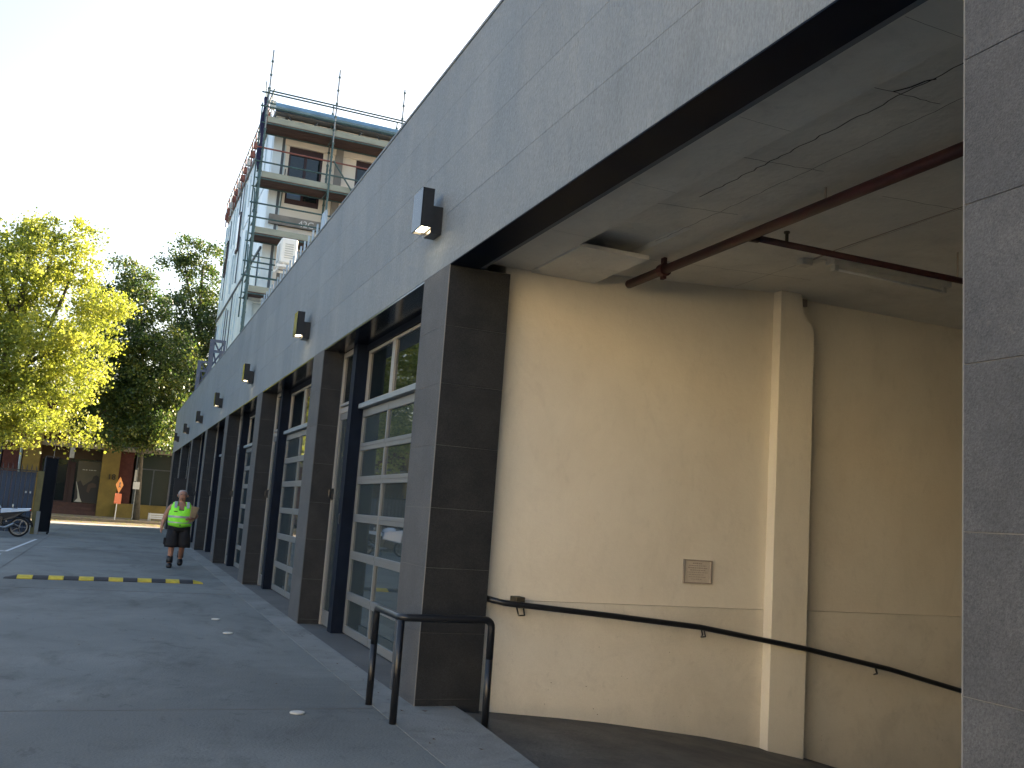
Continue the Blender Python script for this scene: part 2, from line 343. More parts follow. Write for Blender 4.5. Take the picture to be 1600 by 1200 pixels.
# soffits
build('soffit_panel', B(D+.002, 2.85, 1.0, 8.85, ZB-.008, ZB+.05), M['dsteel'], G)
build('soffit_beam', MB().box(2.84, 2.853, 1.0, 8.1, ZB+.052, ZB+.3).box(2.853, 2.88, 1, 8.1, ZB+.13, ZB+.3), M['dsteel'], G)
def bay(yn, yf, red=False, idx=0):
    """yn = end of near pillar, yf = start of far pillar"""
    build('soffit_panel', B(D+.004, 3.12, yn+.001, yf-.001, 3.88, ZB), M['dpanel'], G)
    build('head_beam', B(2.98, 3.12, yn+.001, yf-.72, 3.8, 3.88), M['dsteel'], G)
    gy0, gy1 = yn, yf-.95
    n = 3; X = 3.0
    # sectional door
    zr = [0, .5, 1.03, 1.52, 2.02, 2.47, 2.93]
    fr = MB()
    W = gy1-gy0; cw = W/n
    for k in range(n+1):
        yy = gy0+k*cw; h = .05 if k in (0, n) else .028
        fr.box(X, X+.05, max(gy0+.001, yy-h), min(gy1-.001, yy+h), .012, 2.985)
    for k, z in enumerate(zr):
        h0, h1 = (.055, .05) if k else (-.012, .11)
        for j in range(n):
            a = gy0+j*cw+(.05 if j == 0 else .028); b = gy0+(j+1)*cw-(.05 if j == n-1 else .028)
            fr.box(X+.002, X+.048, a, b, z-h0, min(z+h1, 2.983))
            if 0 < k < 6: fr.box(X-.004, X+.002, a, b, z-.001, z+.045)
    gd = build('garage_door', fr, M['alu'], G, bev=.004)
    for j in range(n):
        for k in range(6):
            a = gy0+j*cw+.03; b = gy0+(j+1)*cw-.03; z0 = zr[k]+.04; z1 = zr[k+1]-.04
            key = (round(cw, 3), k, red and k in (1, 3, 4, 5))
            if key not in PN: PN[key] = mesh_centred('pane', B(0, .012, 0, b-a, 0, z1-z0), M['pane_r'] if key[2] else M['pane'])
            link('pane', PN[key], gd, (X+.024, a, z0))
    # transom windows above
    build('window_sill', B(2.93, 3.06, gy0+.001, gy1+.05, 2.99, 3.055), M['sill'], G, bev=.004)
    tf = MB()
    for k in range(n):
        a = gy0+k*cw; b = a+cw
        tf.box(3.01, 3.07, a+.004, a+.07, 3.056, 3.798).box(3.01, 3.07, b-.07, b-.004, 3.056, 3.798)
        tf.box(3.012, 3.068, a+.07, b-.07, 3.056, 3.1).box(3.012, 3.068, a+.07, b-.07, 3.76, 3.798)
    tw = build('transom_window', tf, M['aluw'], G)
    for k in range(n):
        build('pane', B(3.035, 3.045, gy0+k*cw+.068, gy0+(k+1)*cw-.068, 3.098, 3.762), M['pane_c'], tw)
    # nib and entry door
    build('nib_column', B(2.84, 3.14, yf-.95, yf-.73, -.01, 3.878), M['dsteel'], G)
    dX = 2.87; a, b = yf-.72, yf-.004
    ef = MB()
    ef.box(dX, dX+.06, a, a+.06, 0, 3.87).box(dX, dX+.06, b-.06, b, 0, 3.87)
    ef.box(dX+.002, dX+.058, a+.06, b-.06, 2.98, 3.05).box(dX+.002, dX+.058, a+.06, b-.06, 3.8, 3.87).box(dX+.002, dX+.058, a+.06, b-.06, 3.08, 3.12)
    ed = build('entry_door', ef, M['aluw'], G)
    lf = MB().box(dX+.01, dX+.05, a+.062, a+.13, .02, 2.978).box(dX+.01, dX+.05, b-.13, b-.062, .02, 2.978).box(dX+.012, dX+.048, a+.13, b-.13, .02, .22).box(dX+.012, dX+.048, a+.13, b-.13, 2.88, 2.978)
    build('door_leaf', lf, M['alu'], ed)
    build('pane', B(dX+.025, dX+.035, a+.128, b-.128, .218, 2.882), M['pane'], ed)
    build('pane', B(dX+.025, dX+.035, a+.058, b-.058, 3.118, 3.802), M['pane_c'], ed)
    build('handle', MB().box(dX-.02, dX+.01, b-.125, b-.07, 1.74, 1.9).tube([(dX-.05, b-.1, 1.78), (dX-.05, b-.1, 1.88)], .014), M['black'], ed)
    build('floor_bolt', MB().box(dX, dX+.01, a+.08, a+.12, .1, .16), M['white'], ed)
    if idx == 0: build('intercom', MB().loft([(0, 0, 0, .01, .01)], 3) if False else MB().box(2.825, 2.84, yf-.9, yf-.83, 1.42, 1.56), M['black'], G, bev=.01)
PN = {}
for i in range(7): bay(YP[i]+PW, YP[i+1], red=(i == 3), idx=i)
build('wall_lining', B(3.2, 3.25, 8.85, YE-.35, -.3, 3.88), M['dsteel'], G)
build('open_door_leaf', MB().box(2.35, 2.9, 44.0, 44.08, .03, 2.45), M['gatem'], G)

# ------------------------------------------------------------------ ramp bay interior
iw = build('interior_wall', MB().box(3.172, 6.7, 8.2, 8.7, .91, 4.6).box(6.7, 11.4, 8.27, 8.7, .91, 4.6), M['cream'], G)
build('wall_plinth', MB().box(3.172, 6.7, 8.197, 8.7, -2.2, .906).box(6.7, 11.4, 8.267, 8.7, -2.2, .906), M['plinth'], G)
build('pilaster', MB().prism([(6.255, -1.2), (6.705, -1.2), (6.705, 3.8), (6.69, 3.88), (6.65, 3.93), (6.6, 3.95), (6.585, 4.0), (6.56, 4.02), (6.545, 4.1), (6.53, 4.24), (6.255, 4.24)], 'y', 8.07, 8.2), M['cream'], G, bev=.006)
build('side_wall', B(3.17, 11.4, .5, 1.15, -2.2, 4.7), M['cream'], G)
c = MB()
def cz(x): return float(np.interp(x, [3.42, 4.6, 6.3, 11.4], [4.03, 4.13, 4.24, 4.24]))
def slab(x0, x1, y0, y1):
    c.hexa([(x0,y0,cz(x0)),(x1,y0,cz(x1)),(x1,y1,cz(x1)),(x0,y1,cz(x0)),(x0,y0,4.7),(x1,y0,4.7),(x1,y1,4.7),(x0,y1,4.7)])
slab(3.42, 4.09, 1.15, 6.45); slab(4.09, 4.6, 1.15, 8.27); slab(4.6, 6.3, 1.15, 8.27); slab(6.3, 11.4, 1.15, 8.27)
build('ceiling_slab', c, M['ceil'], G)
build('ceiling_beam', B(2.88, 3.42, 1.15, 8.2, 4.0, 4.7), M['ceil'], G)
build('ceiling_panel', MB().box(3.425, 4.1, 7.14, 8.195, 3.985, 4.02).box(3.42, 4.09, 6.45, 8.2, 4.14, 4.2), M['ceil'], G, label='slightly dropped flat ceiling panel by the wall')
ck = MB()
def crack(pts, wd=.006, dz=.002):
    for (xa, ya), (xb, yb) in zip(pts[:-1], pts[1:]):
        v = Vector((xb-xa, yb-ya)); n_ = Vector((-v.y, v.x)).normalized()*wd
        za, zb = cz(xa)-dz if xa > 3.42 else 3.998, cz(xb)-dz if xb > 3.42 else 3.998
        ck.add([(xa-n_.x, ya-n_.y, za), (xb-n_.x, yb-n_.y, zb), (xb+n_.x, yb+n_.y, zb), (xa+n_.x, ya+n_.y, za)], [(0,1,2,3)])
def wob(x0, y0, x1, y1, n=14, a=.012): return [(x0+(x1-x0)*k/n+random.uniform(-a, a), y0+(y1-y0)*k/n+random.uniform(-a, a)) for k in range(n+1)]
crack(wob(3.44, 1.2, 3.44, 6.4, 60, .004), .0025); crack(wob(3.66, 2.0, 3.68, 5.7, 60, .012), .004); crack(wob(4.02, 3.2, 4.03, 6.9, 44, .01), .0022)
for y in (2.6, 3.75, 4.9, 5.95): crack(wob(3.45, y, 3.45+random.uniform(.4, 1.1), y+.03, 14, .008), .0025)
for y in (1.9, 3.1, 4.35, 5.6, 6.9): crack(wob(3.04, y, 3.41, y+.01, 3, .003), .0012)
crack(wob(4.9, 5.2, 9.5, 5.25, 44, .012), .0025); crack(wob(4.3, 7.5, 6.2, 7.55, 30, .01), .002); crack(wob(3.68, 3.55, 3.6, 3.75, 5, .01), .007)
crack(wob(5.6, 3.0, 5.7, 8.1, 30, .012), .0018)
build('ceiling_crack', ck, M['crack'], G, kind='stuff')

sc_ = MB()
for k in range(34):
    x = random.uniform(3.3, 9); z = rz(x, 8)+abs(random.gauss(0, .35))+.02; wd = random.uniform(.002, .007); ln = random.uniform(.003, .014)
    yy = 8.195 if x < 6.7 else 8.265
    if 6.2 < x < 6.75 or z > .88: continue
    sc_.add([(x, yy, z), (x+ln, yy, z+random.uniform(-.004, .004)), (x+ln*.8, yy, z+wd), (x+.1*ln, yy, z+wd*.8)], [(0, 1, 2, 3)])
build('wall_scuff', sc_, M['brownb'], G, kind='stuff')
# handrail on the wall
yr = 8.03
hr = empty('wall_handrail', (3.2, 8.19, .9), 'black tubular handrail fixed along the cream wall, dropping down the ramp', 'handrail')
build('rail', MB().tube([(3.175, 8.14, .925), (3.24, 8.07, .91), (3.33, yr, .895), (4.4, yr, .815), (5.38, yr, .735), (6.6, yr, .56), (7.75, yr, .36), (8.9, yr, .11), (10, yr, -.14)], .027, 10), M['black'], hr, smooth=True)
build('wall_plate', MB().box(3.44, 3.53, 8.05, 8.19, .9, .95), M['brass'], hr, bev=.004, label='small aged brass block')
for x, z in ((3.46, .88), (5.42, .73), (7.6, .385), (9.4, -.02)):
    build('bracket', MB().tube([(x-.02, 8.03, z-.01), (x, 8.03, z-.07), (x+.05, 8.13, z-.1), (x+.12, 8.16, z-.1), (x+.12, 8.19, z-.04), (x+.12, 8.195, z-.02)], .0075, 6), M['black'], hr)
# notice
nb_ = empty('wall_notice', (5.45, 8.19, 1.1), 'small framed notice with faded unreadable text on the cream wall', 'sign')
build('frame', MB().box(5.27, 5.285, 8.175, 8.199, 1.14, 1.37).box(5.585, 5.6, 8.175, 8.199, 1.14, 1.37).box(5.285, 5.585, 8.176, 8.198, 1.14, 1.15).box(5.285, 5.585, 8.176, 8.198, 1.36, 1.37), M['ink'], nb_)
build('notice_sheet', B(5.285, 5.585, 8.188, 8.199, 1.15, 1.36), M['plex'], nb_)
tx = MB()
for k, (a, b, h) in enumerate([(.09, .2, .012), (.05, .25, .008), (.04, .26, .01), (.06, .24, .008), (.03, .27, .006), (.05, .22, .006), (.05, .25, .006), (.08, .2, .006)]):
    z = 1.335-k*.022; x = 5.285+a
    while x < 5.285+b: l = random.uniform(.012, .03); tx.box(x, min(x+l, 5.285+b), 8.186, 8.189, z-h/2, z+h/2); x += l+.006
build('text_line', tx, M['ink'], nb_, kind='stuff')

# sprinkler pipes
sp = empty('sprinkler_pipe', (4.4, 5, 4.1), 'dark red sprinkler pipe running under the ramp bay ceiling with a branch', 'pipe')
build('main_pipe', MB().tube([(4.385, 8.0, 3.985), (4.385, 1.2, 3.985)], .042, 12), M['redp'], sp, smooth=True)
build('coupling', MB().tube([(4.385, 7.4, 3.985), (4.385, 7.32, 3.985)], .062, 12).box(4.37, 4.4, 7.33, 7.39, 3.9, 4.1), M['redp'], sp)
build('coupling', MB().tube([(4.385, 2.9, 3.985), (4.385, 2.82, 3.985)], .06, 12), M['redp'], sp)
build('branch_pipe', MB().tube([(4.4, 6.12, 3.99), (7.2, 6.09, 3.99), (11, 6.05, 3.99)], .027, 10).tube([(4.36, 6.12, 3.985), (4.5, 6.12, 3.99)], .036, 10), M['redp'], sp, smooth=True)
build('sprinkler_head', MB().tube([(4.78, 6.12, 4.01), (4.78, 6.12, 4.09)], .014).tube([(4.78, 6.12, 4.085), (4.78, 6.12, 4.1)], .025), M['brass'], sp)
build('hanger', MB().tube([(4.385, 5.2, 4.02), (4.385, 5.2, 4.12)], .008).tube([(6.6, 6.09, 4.0), (6.6, 6.09, 4.24)], .008), M['ink'], sp)
fl = empty('batten_light', (6.5, 6.85, 4.24), 'unlit fluorescent batten light under the ceiling behind the red branch pipe', 'light')
build('fitting_body', B(5.85, 7.3, 6.8, 6.92, 4.175, 4.235), M['offw'], fl, bev=.008)
build('tube', MB().tube([(5.93, 6.86, 4.14), (7.22, 6.86, 4.14)], .013), M['white'], fl, smooth=True)
build('tube_holder', MB().box(5.89, 5.93, 6.83, 6.89, 4.12, 4.175), M['offw'], fl); build('tube_holder', MB().box(7.22, 7.26, 6.83, 6.89, 4.12, 4.175), M['offw'], fl)
jb = empty('junction_box', (5.62, 6.9, 4.24), 'small pale junction box on the ceiling at the end of the batten light', 'junction box')
build('box', B(5.55, 5.66, 6.86, 6.96, 4.13, 4.2), M['offw'], jb, bev=.006)
build('mounting_plate', B(5.53, 5.8, 6.84, 6.98, 4.2, 4.236), M['offw'], jb)
build('conduit', MB().tube([(5.66, 6.85, 4.19), (5.63, 6.5, 4.2), (5.62, 5, 4.2), (5.6, 1.2, 4.2)], .009, 6), M['ink'], label='thin grey conduit running along the ceiling from the junction box', cat='conduit')
build('cable_bracket', MB().box(6.58, 6.68, 8.17, 8.27, 4.14, 4.22).tube([(6.6, 8.18, 4.16), (6.61, 8.15, 4.0)], .012), M['ink'], label='small dark cable bracket above the chipped top of the wall pilaster', cat='bracket')
build('wall_fitting', MB().box(9.3, 9.42, 8.2, 8.26, 3.86, 4.02).box(9.32, 9.4, 8.17, 8.2, 3.8, 3.9), M['brownb'], label='small brown fitting high on the cream wall beside the right pillar', cat='fitting', bev=.01)

# hoop guard rail round the corner pillar
hp = empty('guard_rail', (2.2, 7.42, 0), 'black tubular hoop guard rail around the base of the corner pillar', 'guard rail')
def arc(cx, cy, cz_, r, a, b, n=5): return [(cx+r*(a[0]*math.cos(t)+b[0]*math.sin(t)), cy+r*(a[1]*math.cos(t)+b[1]*math.sin(t)), cz_+r*(a[2]*math.cos(t)+b[2]*math.sin(t))) for t in [math.pi/2*k/n for k in range(n+1)]]
zt = .81; q = .06
build('top_rail', MB().tube([(2.97, 7.42, .5)]+arc(2.97-q, 7.42, zt-q, q, (1, 0, 0), (0, 0, 1))+arc(2.2+q, 7.42+q, zt, q, (0, -1, 0), (-1, 0, 0))+arc(2.2, 8.17-q, zt-q, q, (0, 0, 1), (0, 1, 0))+[(2.2, 8.17, .5)], .03, 12), M['black'], hp, smooth=True)
for x, y, z1, z0 in ((2.97, 7.42, .5, -.06), (2.2, 8.17, .5, 0), (2.205, 7.43, .79, 0)):
    build('leg', MB().tube([(x, y, z1), (x, y, z0)], .03, 12), M['black'], hp, smooth=True)

# wall lamps
LY = [8.53+6.68*k for k in range(7)]
where = ['large looking, nearest, above the corner pillar of the ramp bay', 'second from the camera, above the pillar beyond the first garage door', 'third from the camera along the fascia', 'fourth from the camera, middle of the row', 'fifth from the camera along the fascia', 'sixth from the camera, second from the far end', 'last and smallest, at the far end of the fascia']
L0 = empty('wall_lamp', (D, LY[0], 4.4), '', 'wall light', 'black up-and-down wall lights along the fascia')
build('front_cover', B(2.345, 2.36, LY[0]-.15, LY[0]+.15, 4.3, 4.68), M['gloss'], L0)
build('lamp_body', MB().box(2.36, 2.45, LY[0]-.15, LY[0]-.14, 4.3, 4.68).box(2.36, 2.45, LY[0]+.14, LY[0]+.15, 4.3, 4.68).box(2.45, 2.46, LY[0]-.15, LY[0]+.15, 4.3, 4.68).box(2.36, 2.45, LY[0]-.14, LY[0]+.14, 4.34, 4.66), M['black'], L0)
build('lens', B(2.362, 2.448, LY[0]-.138, LY[0]+.138, 4.325, 4.338), M['lens'], L0)
build('wall_mount', B(2.46, 2.568, LY[0]-.11, LY[0]+.11, 4.26, 4.53), M['black'], L0, bev=.004)
kids = list(L0.children)
for k in range(7):
    o = L0 if k == 0 else L0.copy()
    if k:
        COL.objects.link(o); o.location = (D, LY[k], 4.4)
        for ch in kids: c_ = ch.copy(); COL.objects.link(c_); c_.parent = o
    o['label'] = 'black box wall light, '+where[k]

# ------------------------------------------------------------------ roof-top things
rs = empty('roof_screen', (3.3, 19.6, 6), 'blue-grey vertical slat screen standing on the garage roof below the scaffold', 'screen')
for z in (6.1, 7.3): build('screen_rail', B(3.42, 3.46, 19.3, 28.6, z, z+.05), M['stud'], rs)
sm = mesh_centred('slat', B(0, .035, 0, .05, 0, 1.62), M['slat'])
for k in range(19): link('slat', sm, rs, (3.298, 19.35+k*.49, 5.95))
build('end_panel', B(3.28, 3.33, 18.9, 19.25, 5.9, 7.62), M['slat'], rs)
build('gooseneck_pipe', MB().tube([(3.5, 18.3, 4.95), (3.5, 18.3, 7.02), (3.46, 18.35, 7.12), (3.4, 18.42, 7.1)], .05, 8), M['dsteel'], label='dark capped vent pipe at the near end of the slat screen', cat='pipe', smooth=True)
ac = empty('air_conditioner', (3.42, 24.5, 7.6), 'white air conditioner outdoor unit on a bracket above the roof screen', 'air conditioner')
build('casing', B(3.2, 3.62, 24.4, 25.2, 7.77, 8.43), M['acw'], ac, bev=.03)
build('fan_grille', MB().box(3.185, 3.2, 24.55, 24.95, 7.85, 8.3), M['offw'], ac)
for k in range(7): build('louvre', B(3.3, 3.52, 24.385, 24.4, 7.9+k*.06, 7.92+k*.06), M['offw'], ac)
build('valve_cover', B(3.62, 3.66, 24.45, 24.6, 7.85, 8.1), M['acw'], ac)
build('mounting_frame', MB().box(3.15, 3.75, 24.38, 24.43, 7.66, 7.72).box(3.15, 3.75, 25.1, 25.15, 7.66, 7.72).box(3.2, 3.24, 24.43, 25.1, 7.66, 7.72).box(3.65, 3.69, 24.43, 25.1, 7.66, 7.72).box(3.3, 3.35, 24.45, 24.5, 7.72, 7.77).box(3.5, 3.55, 24.45, 24.5, 7.72, 7.77), M['acw'], ac)
build('stand_leg', MB().box(3.66, 3.72, 24.4, 24.46, 4.95, 7.66).box(3.66, 3.72, 25.1, 25.16, 4.95, 7.66), M['stud'], ac)
for yy, top, lab in ((38.0, 7.75, 'slate grey steel lattice frame on the parapet nearer the scaffolded building'), (44.0, 7.7, 'slate grey steel lattice frame on the parapet at the far end of the garage')):
    t = empty('lattice_frame', (2.8, yy, 6.0), lab, 'steel frame', 'lattice frames on the parapet')
    a = .06
    build('post', MB().box(2.72, 2.88, yy, yy+.1, 6.04, top-.001), M['frameg'], t)
    build('chord', MB().box(2.88, 3.3, yy, yy+.1, top-.1, top), M['frameg'], t); build('chord', MB().box(2.88, 3.3, yy, yy+.1, top-.5, top-.41), M['frameg'], t)
    build('chord', MB().box(3.22, 3.3, yy+.002, yy+.098, top-.41, top-.1), M['frameg'], t)
    d = MB()
    for (xa, za, xb, zb) in ((2.9, top-.12, 3.07, top-.42), (3.07, top-.42, 3.22, top-.12), (2.9, top-.52, 3.2, 6.06), (2.88, top-1.0, 3.15, top-.5)):
        d.tube([(xa, yy+.05, za), (xb, yy+.05, zb)], .032, 4)
    build('diagonal', d, M['frameg'], t)
    build('post', MB().box(3.1, 3.24, yy+.001, yy+.09, 4.95, top-.501), M['frameg'], t)

# ------------------------------------------------------------------ apartment building under scaffold
A = empty('apartment_building', (6, 40, 0), 'multi-storey beige building under construction with foil-wrapped side behind the garages', 'building')
X0, YF, YB, ZR = 3.95, 35.2, 52.4, 16.45
build('wall_core', B(X0+.12, 22, YF+.3, YB, 4.96, 16.0), M['conc'], A)
# front wall pieces around windows
wins = [(4.55, 5.82), (7.1, 8.4), (9.8, 11.1)]
def frontwall(z0, z1, zw0, zw1, m):
    mb = MB(); xs_ = [4.36]+[v for w_ in wins for v in w_]+[22]
    for k in range(0, len(xs_), 2): mb.box(xs_[k], xs_[k+1], YF, YF+.298, z0, z1)
    for a, b in wins: mb.box(a, b, YF+.001, YF+.297, z0, zw0).box(a, b, YF+.001, YF+.297, zw1, z1)
    return build('front_wall', mb, m, A)
frontwall(12.25, 16.0, 12.75, 14.98, M['beige']); frontwall(9.2, 11.85, 9.3, 11.0, M['beige'])
for (a, b) in wins:
    for z0, z1 in ((12.75, 14.98),):
        f = MB().box(a, a+.07, YF+.06, YF+.14, z0, z1).box(b-.07, b, YF+.06, YF+.14, z0, z1).box(a+.07, b-.07, YF+.062, YF+.138, z1-.3, z1).box(a+.07, b-.07, YF+.062, YF+.138, z0, z0+.22)
        f.box((a+b)/2-.05, (a+b)/2+.05, YF+.064, YF+.136, z0+.22, z1-.3).box(a+.07, (a+b)/2-.05, YF+.066, YF+.134, z0+1.0, z0+1.09)
        wf = build('window', f, M['maroon'], A)
        build('pane', B(a+.07, (a+b)/2-.05, YF+.1, YF+.11, z0+.22, z0+1.0), M['wglass'], wf); build('pane', B(a+.07, (a+b)/2-.05, YF+.1, YF+.11, z0+1.09, z1-.3), M['shopg'], wf)
        build('pane', B((a+b)/2+.05, b-.07, YF+.1, YF+.11, z0+.22, z1-.3), M['shopg'], wf)
build('soffit_board', B(4.36, 22, YF-.06, YF, 14.98, 15.3), M['beige'], A)
sl = build('floor_slab', B(X0+.1, 22, YF-.12, YF+.3, 11.87, 12.23), M['conc'], A)
build('concrete_column', B(6.28, 6.56, YF-.1, YF-.002, 12.24, 15.9), M['conc'], A)
build('corner_stud', B(4.26, 4.36, YF-.02, YF+.29, 9.2, 16.0), M['stud'], A)
build('corner_stud', B(4.36, 4.41, YF-.03, YF-.001, 9.2, 16.0), M['psteel'], A)
build('corner_membrane', B(X0-.01, 4.26, YF-.01, YF+.28, 9.2, 16.05), M['foil'], A)
tc = bpy.data.curves.new('lettering', 'FONT'); tc.body = '42C'; tc.size = .34; tc.extrude = .004; tc.align_x = 'CENTER'
tobj = bpy.data.objects.new('tmp', tc); COL.objects.link(tobj)
bpy.context.view_layer.update(); me = bpy.data.meshes.new_from_object(tobj.evaluated_get(bpy.context.evaluated_depsgraph_get())); bpy.data.objects.remove(tobj)
me.materials.clear(); me.materials.append(M['white'])
lt = link('lettering', me, sl, (5.42, YF-.128, 11.92)); lt.rotation_euler = (R(90), 0, 0)
# roof edge
build('roof', MB().hexa([(X0-.1, YF-.35, 16.05), (22.2, YF-.35, 16.05), (22.2, YB, 16.5), (X0-.1, YB, 16.5), (X0-.1, YF-.35, 16.15), (22.2, YF-.35, 16.15), (22.2, YB, 16.9), (X0-.1, YB, 16.9)]), M['roofm'], A)
build('gutter', MB().tube([(X0-.12, YF-.42, 16.2), (22, YF-.42, 16.2)], .13, 8).box(X0-.12, 22, YF-.34, YF-.3, 16.2, 16.42), M['gutter'], A)
build('eaves_panel', B(4.36, 22, YF-.04, YF-.005, 15.5, 16.0), M['beige'], A)
for x in (4.9, 6.6, 8.3): build('eaves_strut', MB().tube([(x, YF-.05, 15.45), (x-.55, YF-.3, 15.98)], .03, 6).tube([(x, YF-.05, 15.45), (x+.55, YF-.3, 15.98)], .03, 6), M['stud'], A)
# left face: membrane panels, joints
k = 0
for (z0, z1) in ((5.2, 8.0), (8.03, 10.95), (11.05, 13.7), (13.73, 16.3)):
    y = YF+.3
    while y < YB-.2:
        wd = random.uniform(1.0, 1.5); y1 = min(y+wd, YB)
        dx = random.uniform(0, .03)
        hole = (z0 < 13 < z1 or z0 == 13.73) and False
        build('membrane_panel', B(X0-dx, X0+.1, y+.015, y1-.015, z0, z1), M['foil'], A)
        if random.random() < .75: build('batten', B(X0-.06, X0-dx, y+.3, y+.35, z0+random.uniform(0, .8), z1-random.uniform(0, .5)), M['stud'] if random.random() < .4 else M['psteel'], A)
        y = y1
build('floor_joint', B(X0-.07, X0+.1, YF+.3, YB, 10.95, 11.05), M['stud'], A)
for y, z0, z1 in ((44.5, 13.1, 14.9), (50.0, 13.1, 14.9)):
    wf = build('window', MB().box(X0-.1, X0+.02, y, y+.9, z0, z1), M['maroon'], A); build('pane', B(X0-.11, X0-.1, y+.08, y+.82, z0+.08, z1-.08), M['shopg'], wf)
# steel frame at its base
build('steel_beam', MB().box(3.75, 9, YF-.32, YF-.02, 8.2, 8.28).box(3.75, 9, YF-.19, YF-.15, 8.28, 8.75).box(3.75, 9, YF-.32, YF-.02, 8.75, 8.83), M['psteel'], A)
build('steel_beam', MB().box(3.62, 9, YF-.36, YF-.0, 8.84, 9.18), M['psteel'], A)
build('steel_column', MB().box(3.55, 3.78, YF-.35, YF-.05, 4.96, 8.83), M['psteel'], A)
build('steel_column', MB().box(3.6, 3.78, YF+.6, YF+.9, 4.96, 8.4), M['psteel'], A)
build('dark_opening_fill', B(3.8, 12, YF+.02, YF+.29, 4.96, 8.19), M['stud'], A)  # dark sheet standing in for the dark opening beneath the beam
# roof guard rail along left face
grd = empty('roof_edge_rail', (3.8, 35.5, 16), 'rusty guard rail with brackets along the foil-wrapped roof edge', 'guard rail')
build('rail', MB().tube([(3.75, 35.2, 17.05), (3.75, 52, 17.35)], .03, 6).tube([(3.75, 35.2, 16.6), (3.75, 52, 16.85)], .025, 6), M['sgalv'], grd)
for k in range(15):
    y = 35.6+k*1.15
    build('bracket', MB().tube([(3.78, y, 16.05), (3.75, y, 17.1+k*.015)], .028, 5).box(3.7, 3.9, y-.08, y+.1, 16.45, 16.75).tube([(3.95, y, 16.2), (3.72, y+.1, 16.75)], .03, 5), M['rust'] if k % 3 else M['offw'], grd)

# scaffold
SC = empty('scaffold', (3.45, 34, 0), 'green tube scaffold with timber decks wrapped round the apartment front', 'scaffold')
YO, YI = 34.0, 35.02
for X, zo, zi in ((3.45, 18.0, 17.0), (5.92, 17.85, 16.9), (8.45, 17.7, 16.8), (10.95, 17.6, 16.8)):
    for y, zz in ((YO, zo), (YI, zi)):
        build('standard', MB().tube([(X+(0 if y == YO else .06), y, 4.96), (X+(0 if y == YO else .06), y, 15.0 if y == YO else 14.5)], .04, 6), M['sgreen'], SC)
        build('standard', MB().tube([(X+(0 if y == YO else .06), y, 15.0 if y == YO else 14.5), (X+(0 if y == YO else .06), y, zz)], .03, 6), M['sgalv'], SC)
        cpl = MB()
        for z in np.arange(5.6, zz, .52): cpl.tube([(X+(0 if y == YO else .06), y, z-.03), (X+(0 if y == YO else .06), y, z+.03)], .052, 6)
        build('rosette', cpl, M['sgreen'], SC, kind='stuff')
decks = [9.0, 11.15, 13.22, 15.3]
for di, z in enumerate(decks):
    xe = 11 if di else 6
    for k in range(6):
        yy = YO+.06+k*.19
        for xa, xb in ((3.5, 5.9), (5.94, 8.43), (8.47, 10.93)):
            if xb > xe: continue
            build('plank', B(xa, xb, yy, yy+.165, z-.06, z), M['plank'], SC)
            if k == 0: build('toe_board', B(xa, xb, YO+.035, YO+.06, z-.02, z+.2), M['toe'], SC)
    build('transom_tube', MB().tube([(3.45, YO, z-.09), (3.45, YI, z-.09)], .03, 6).tube([(5.92, YO, z-.09), (5.92, YI, z-.09)], .03, 6).tube([(8.45, YO, z-.09), (8.45, YI, z-.09)], .03, 6), M['sgreen'], SC)
    for h in (.52, 1.04):
        build('ledger', MB().tube([(3.2, YO, z+h), (xe, YO, z+h)], .03, 6), M['sgreen'] if h < 1 or di != 2 else M['rust'], SC)
        build('end_ledger', MB().tube([(3.45, YO-.12, z+h), (3.45, YI+.12, z+h)], .03, 6), M['sgreen'], SC)
    build('ledger', MB().tube([(3.3, YO, z-.1), (xe, YO, z-.1)], .026, 6), M['sgreen'], SC)
    build('ledger', MB().tube([(3.3, YI, z-.1), (xe, YI, z-.1)], .026, 6), M['sgreen'], SC)
    build('end_brace', MB().tube([(3.42, YO, z-.05), (3.42, YI, z+1.9)], .022, 6), M['sgreen'], SC)
for z in (9.5, 9.85, 10.25): build('ledger', MB().tube([(3.4, YO, z), (6, YO, z)], .022, 6), M['sgreen'], SC)
build('ledger', MB().tube([(3.45, YO, 16.44), (11, YO, 16.44)], .03, 6), M['sgreen'], SC)
build('ledger', MB().tube([(3.51, YI, 16.4), (11, YI, 16.4)], .03, 6), M['sgreen'], SC)
build('diagonal_brace', MB().tube([(6.0, YO-.04, 14.3), (7.6, YO-.04, 12.2)], .03, 6), M['sgreen'], SC)
build('diagonal_brace', MB().tube([(4.4, YI, 12.5), (4.45, YI, 14.0)], .02, 6), M['sgreen'], SC)
nm = MB()
zz = np.linspace(13.6, 16.3, 12)
for a, b in zip(zz[:-1], zz[1:]):
    r0, r1 = .07+.04*math.sin(a*5), .07+.04*math.sin(b*5)
    nm.hexa([(3.4-r0, YO+.3, a), (3.4+r0, YO+.3, a), (3.4+r0, YO+.5, a), (3.4-r0, YO+.5, a), (3.4-r1, YO+.3, b), (3.4+r1, YO+.3, b), (3.4+r1, YO+.5, b), (3.4-r1, YO+.5, b)])
build('rolled_net', nm, M['net'], SC, label='rolled navy shade netting')
# side scaffold return hanging lower on the corner
for (y, z0, z1) in ((35.6, 8.3, 16.6),):
    build('standard', MB().tube([(3.42, y, z0), (3.42, y, z1)], .028, 6), M['sgreen'], SC)

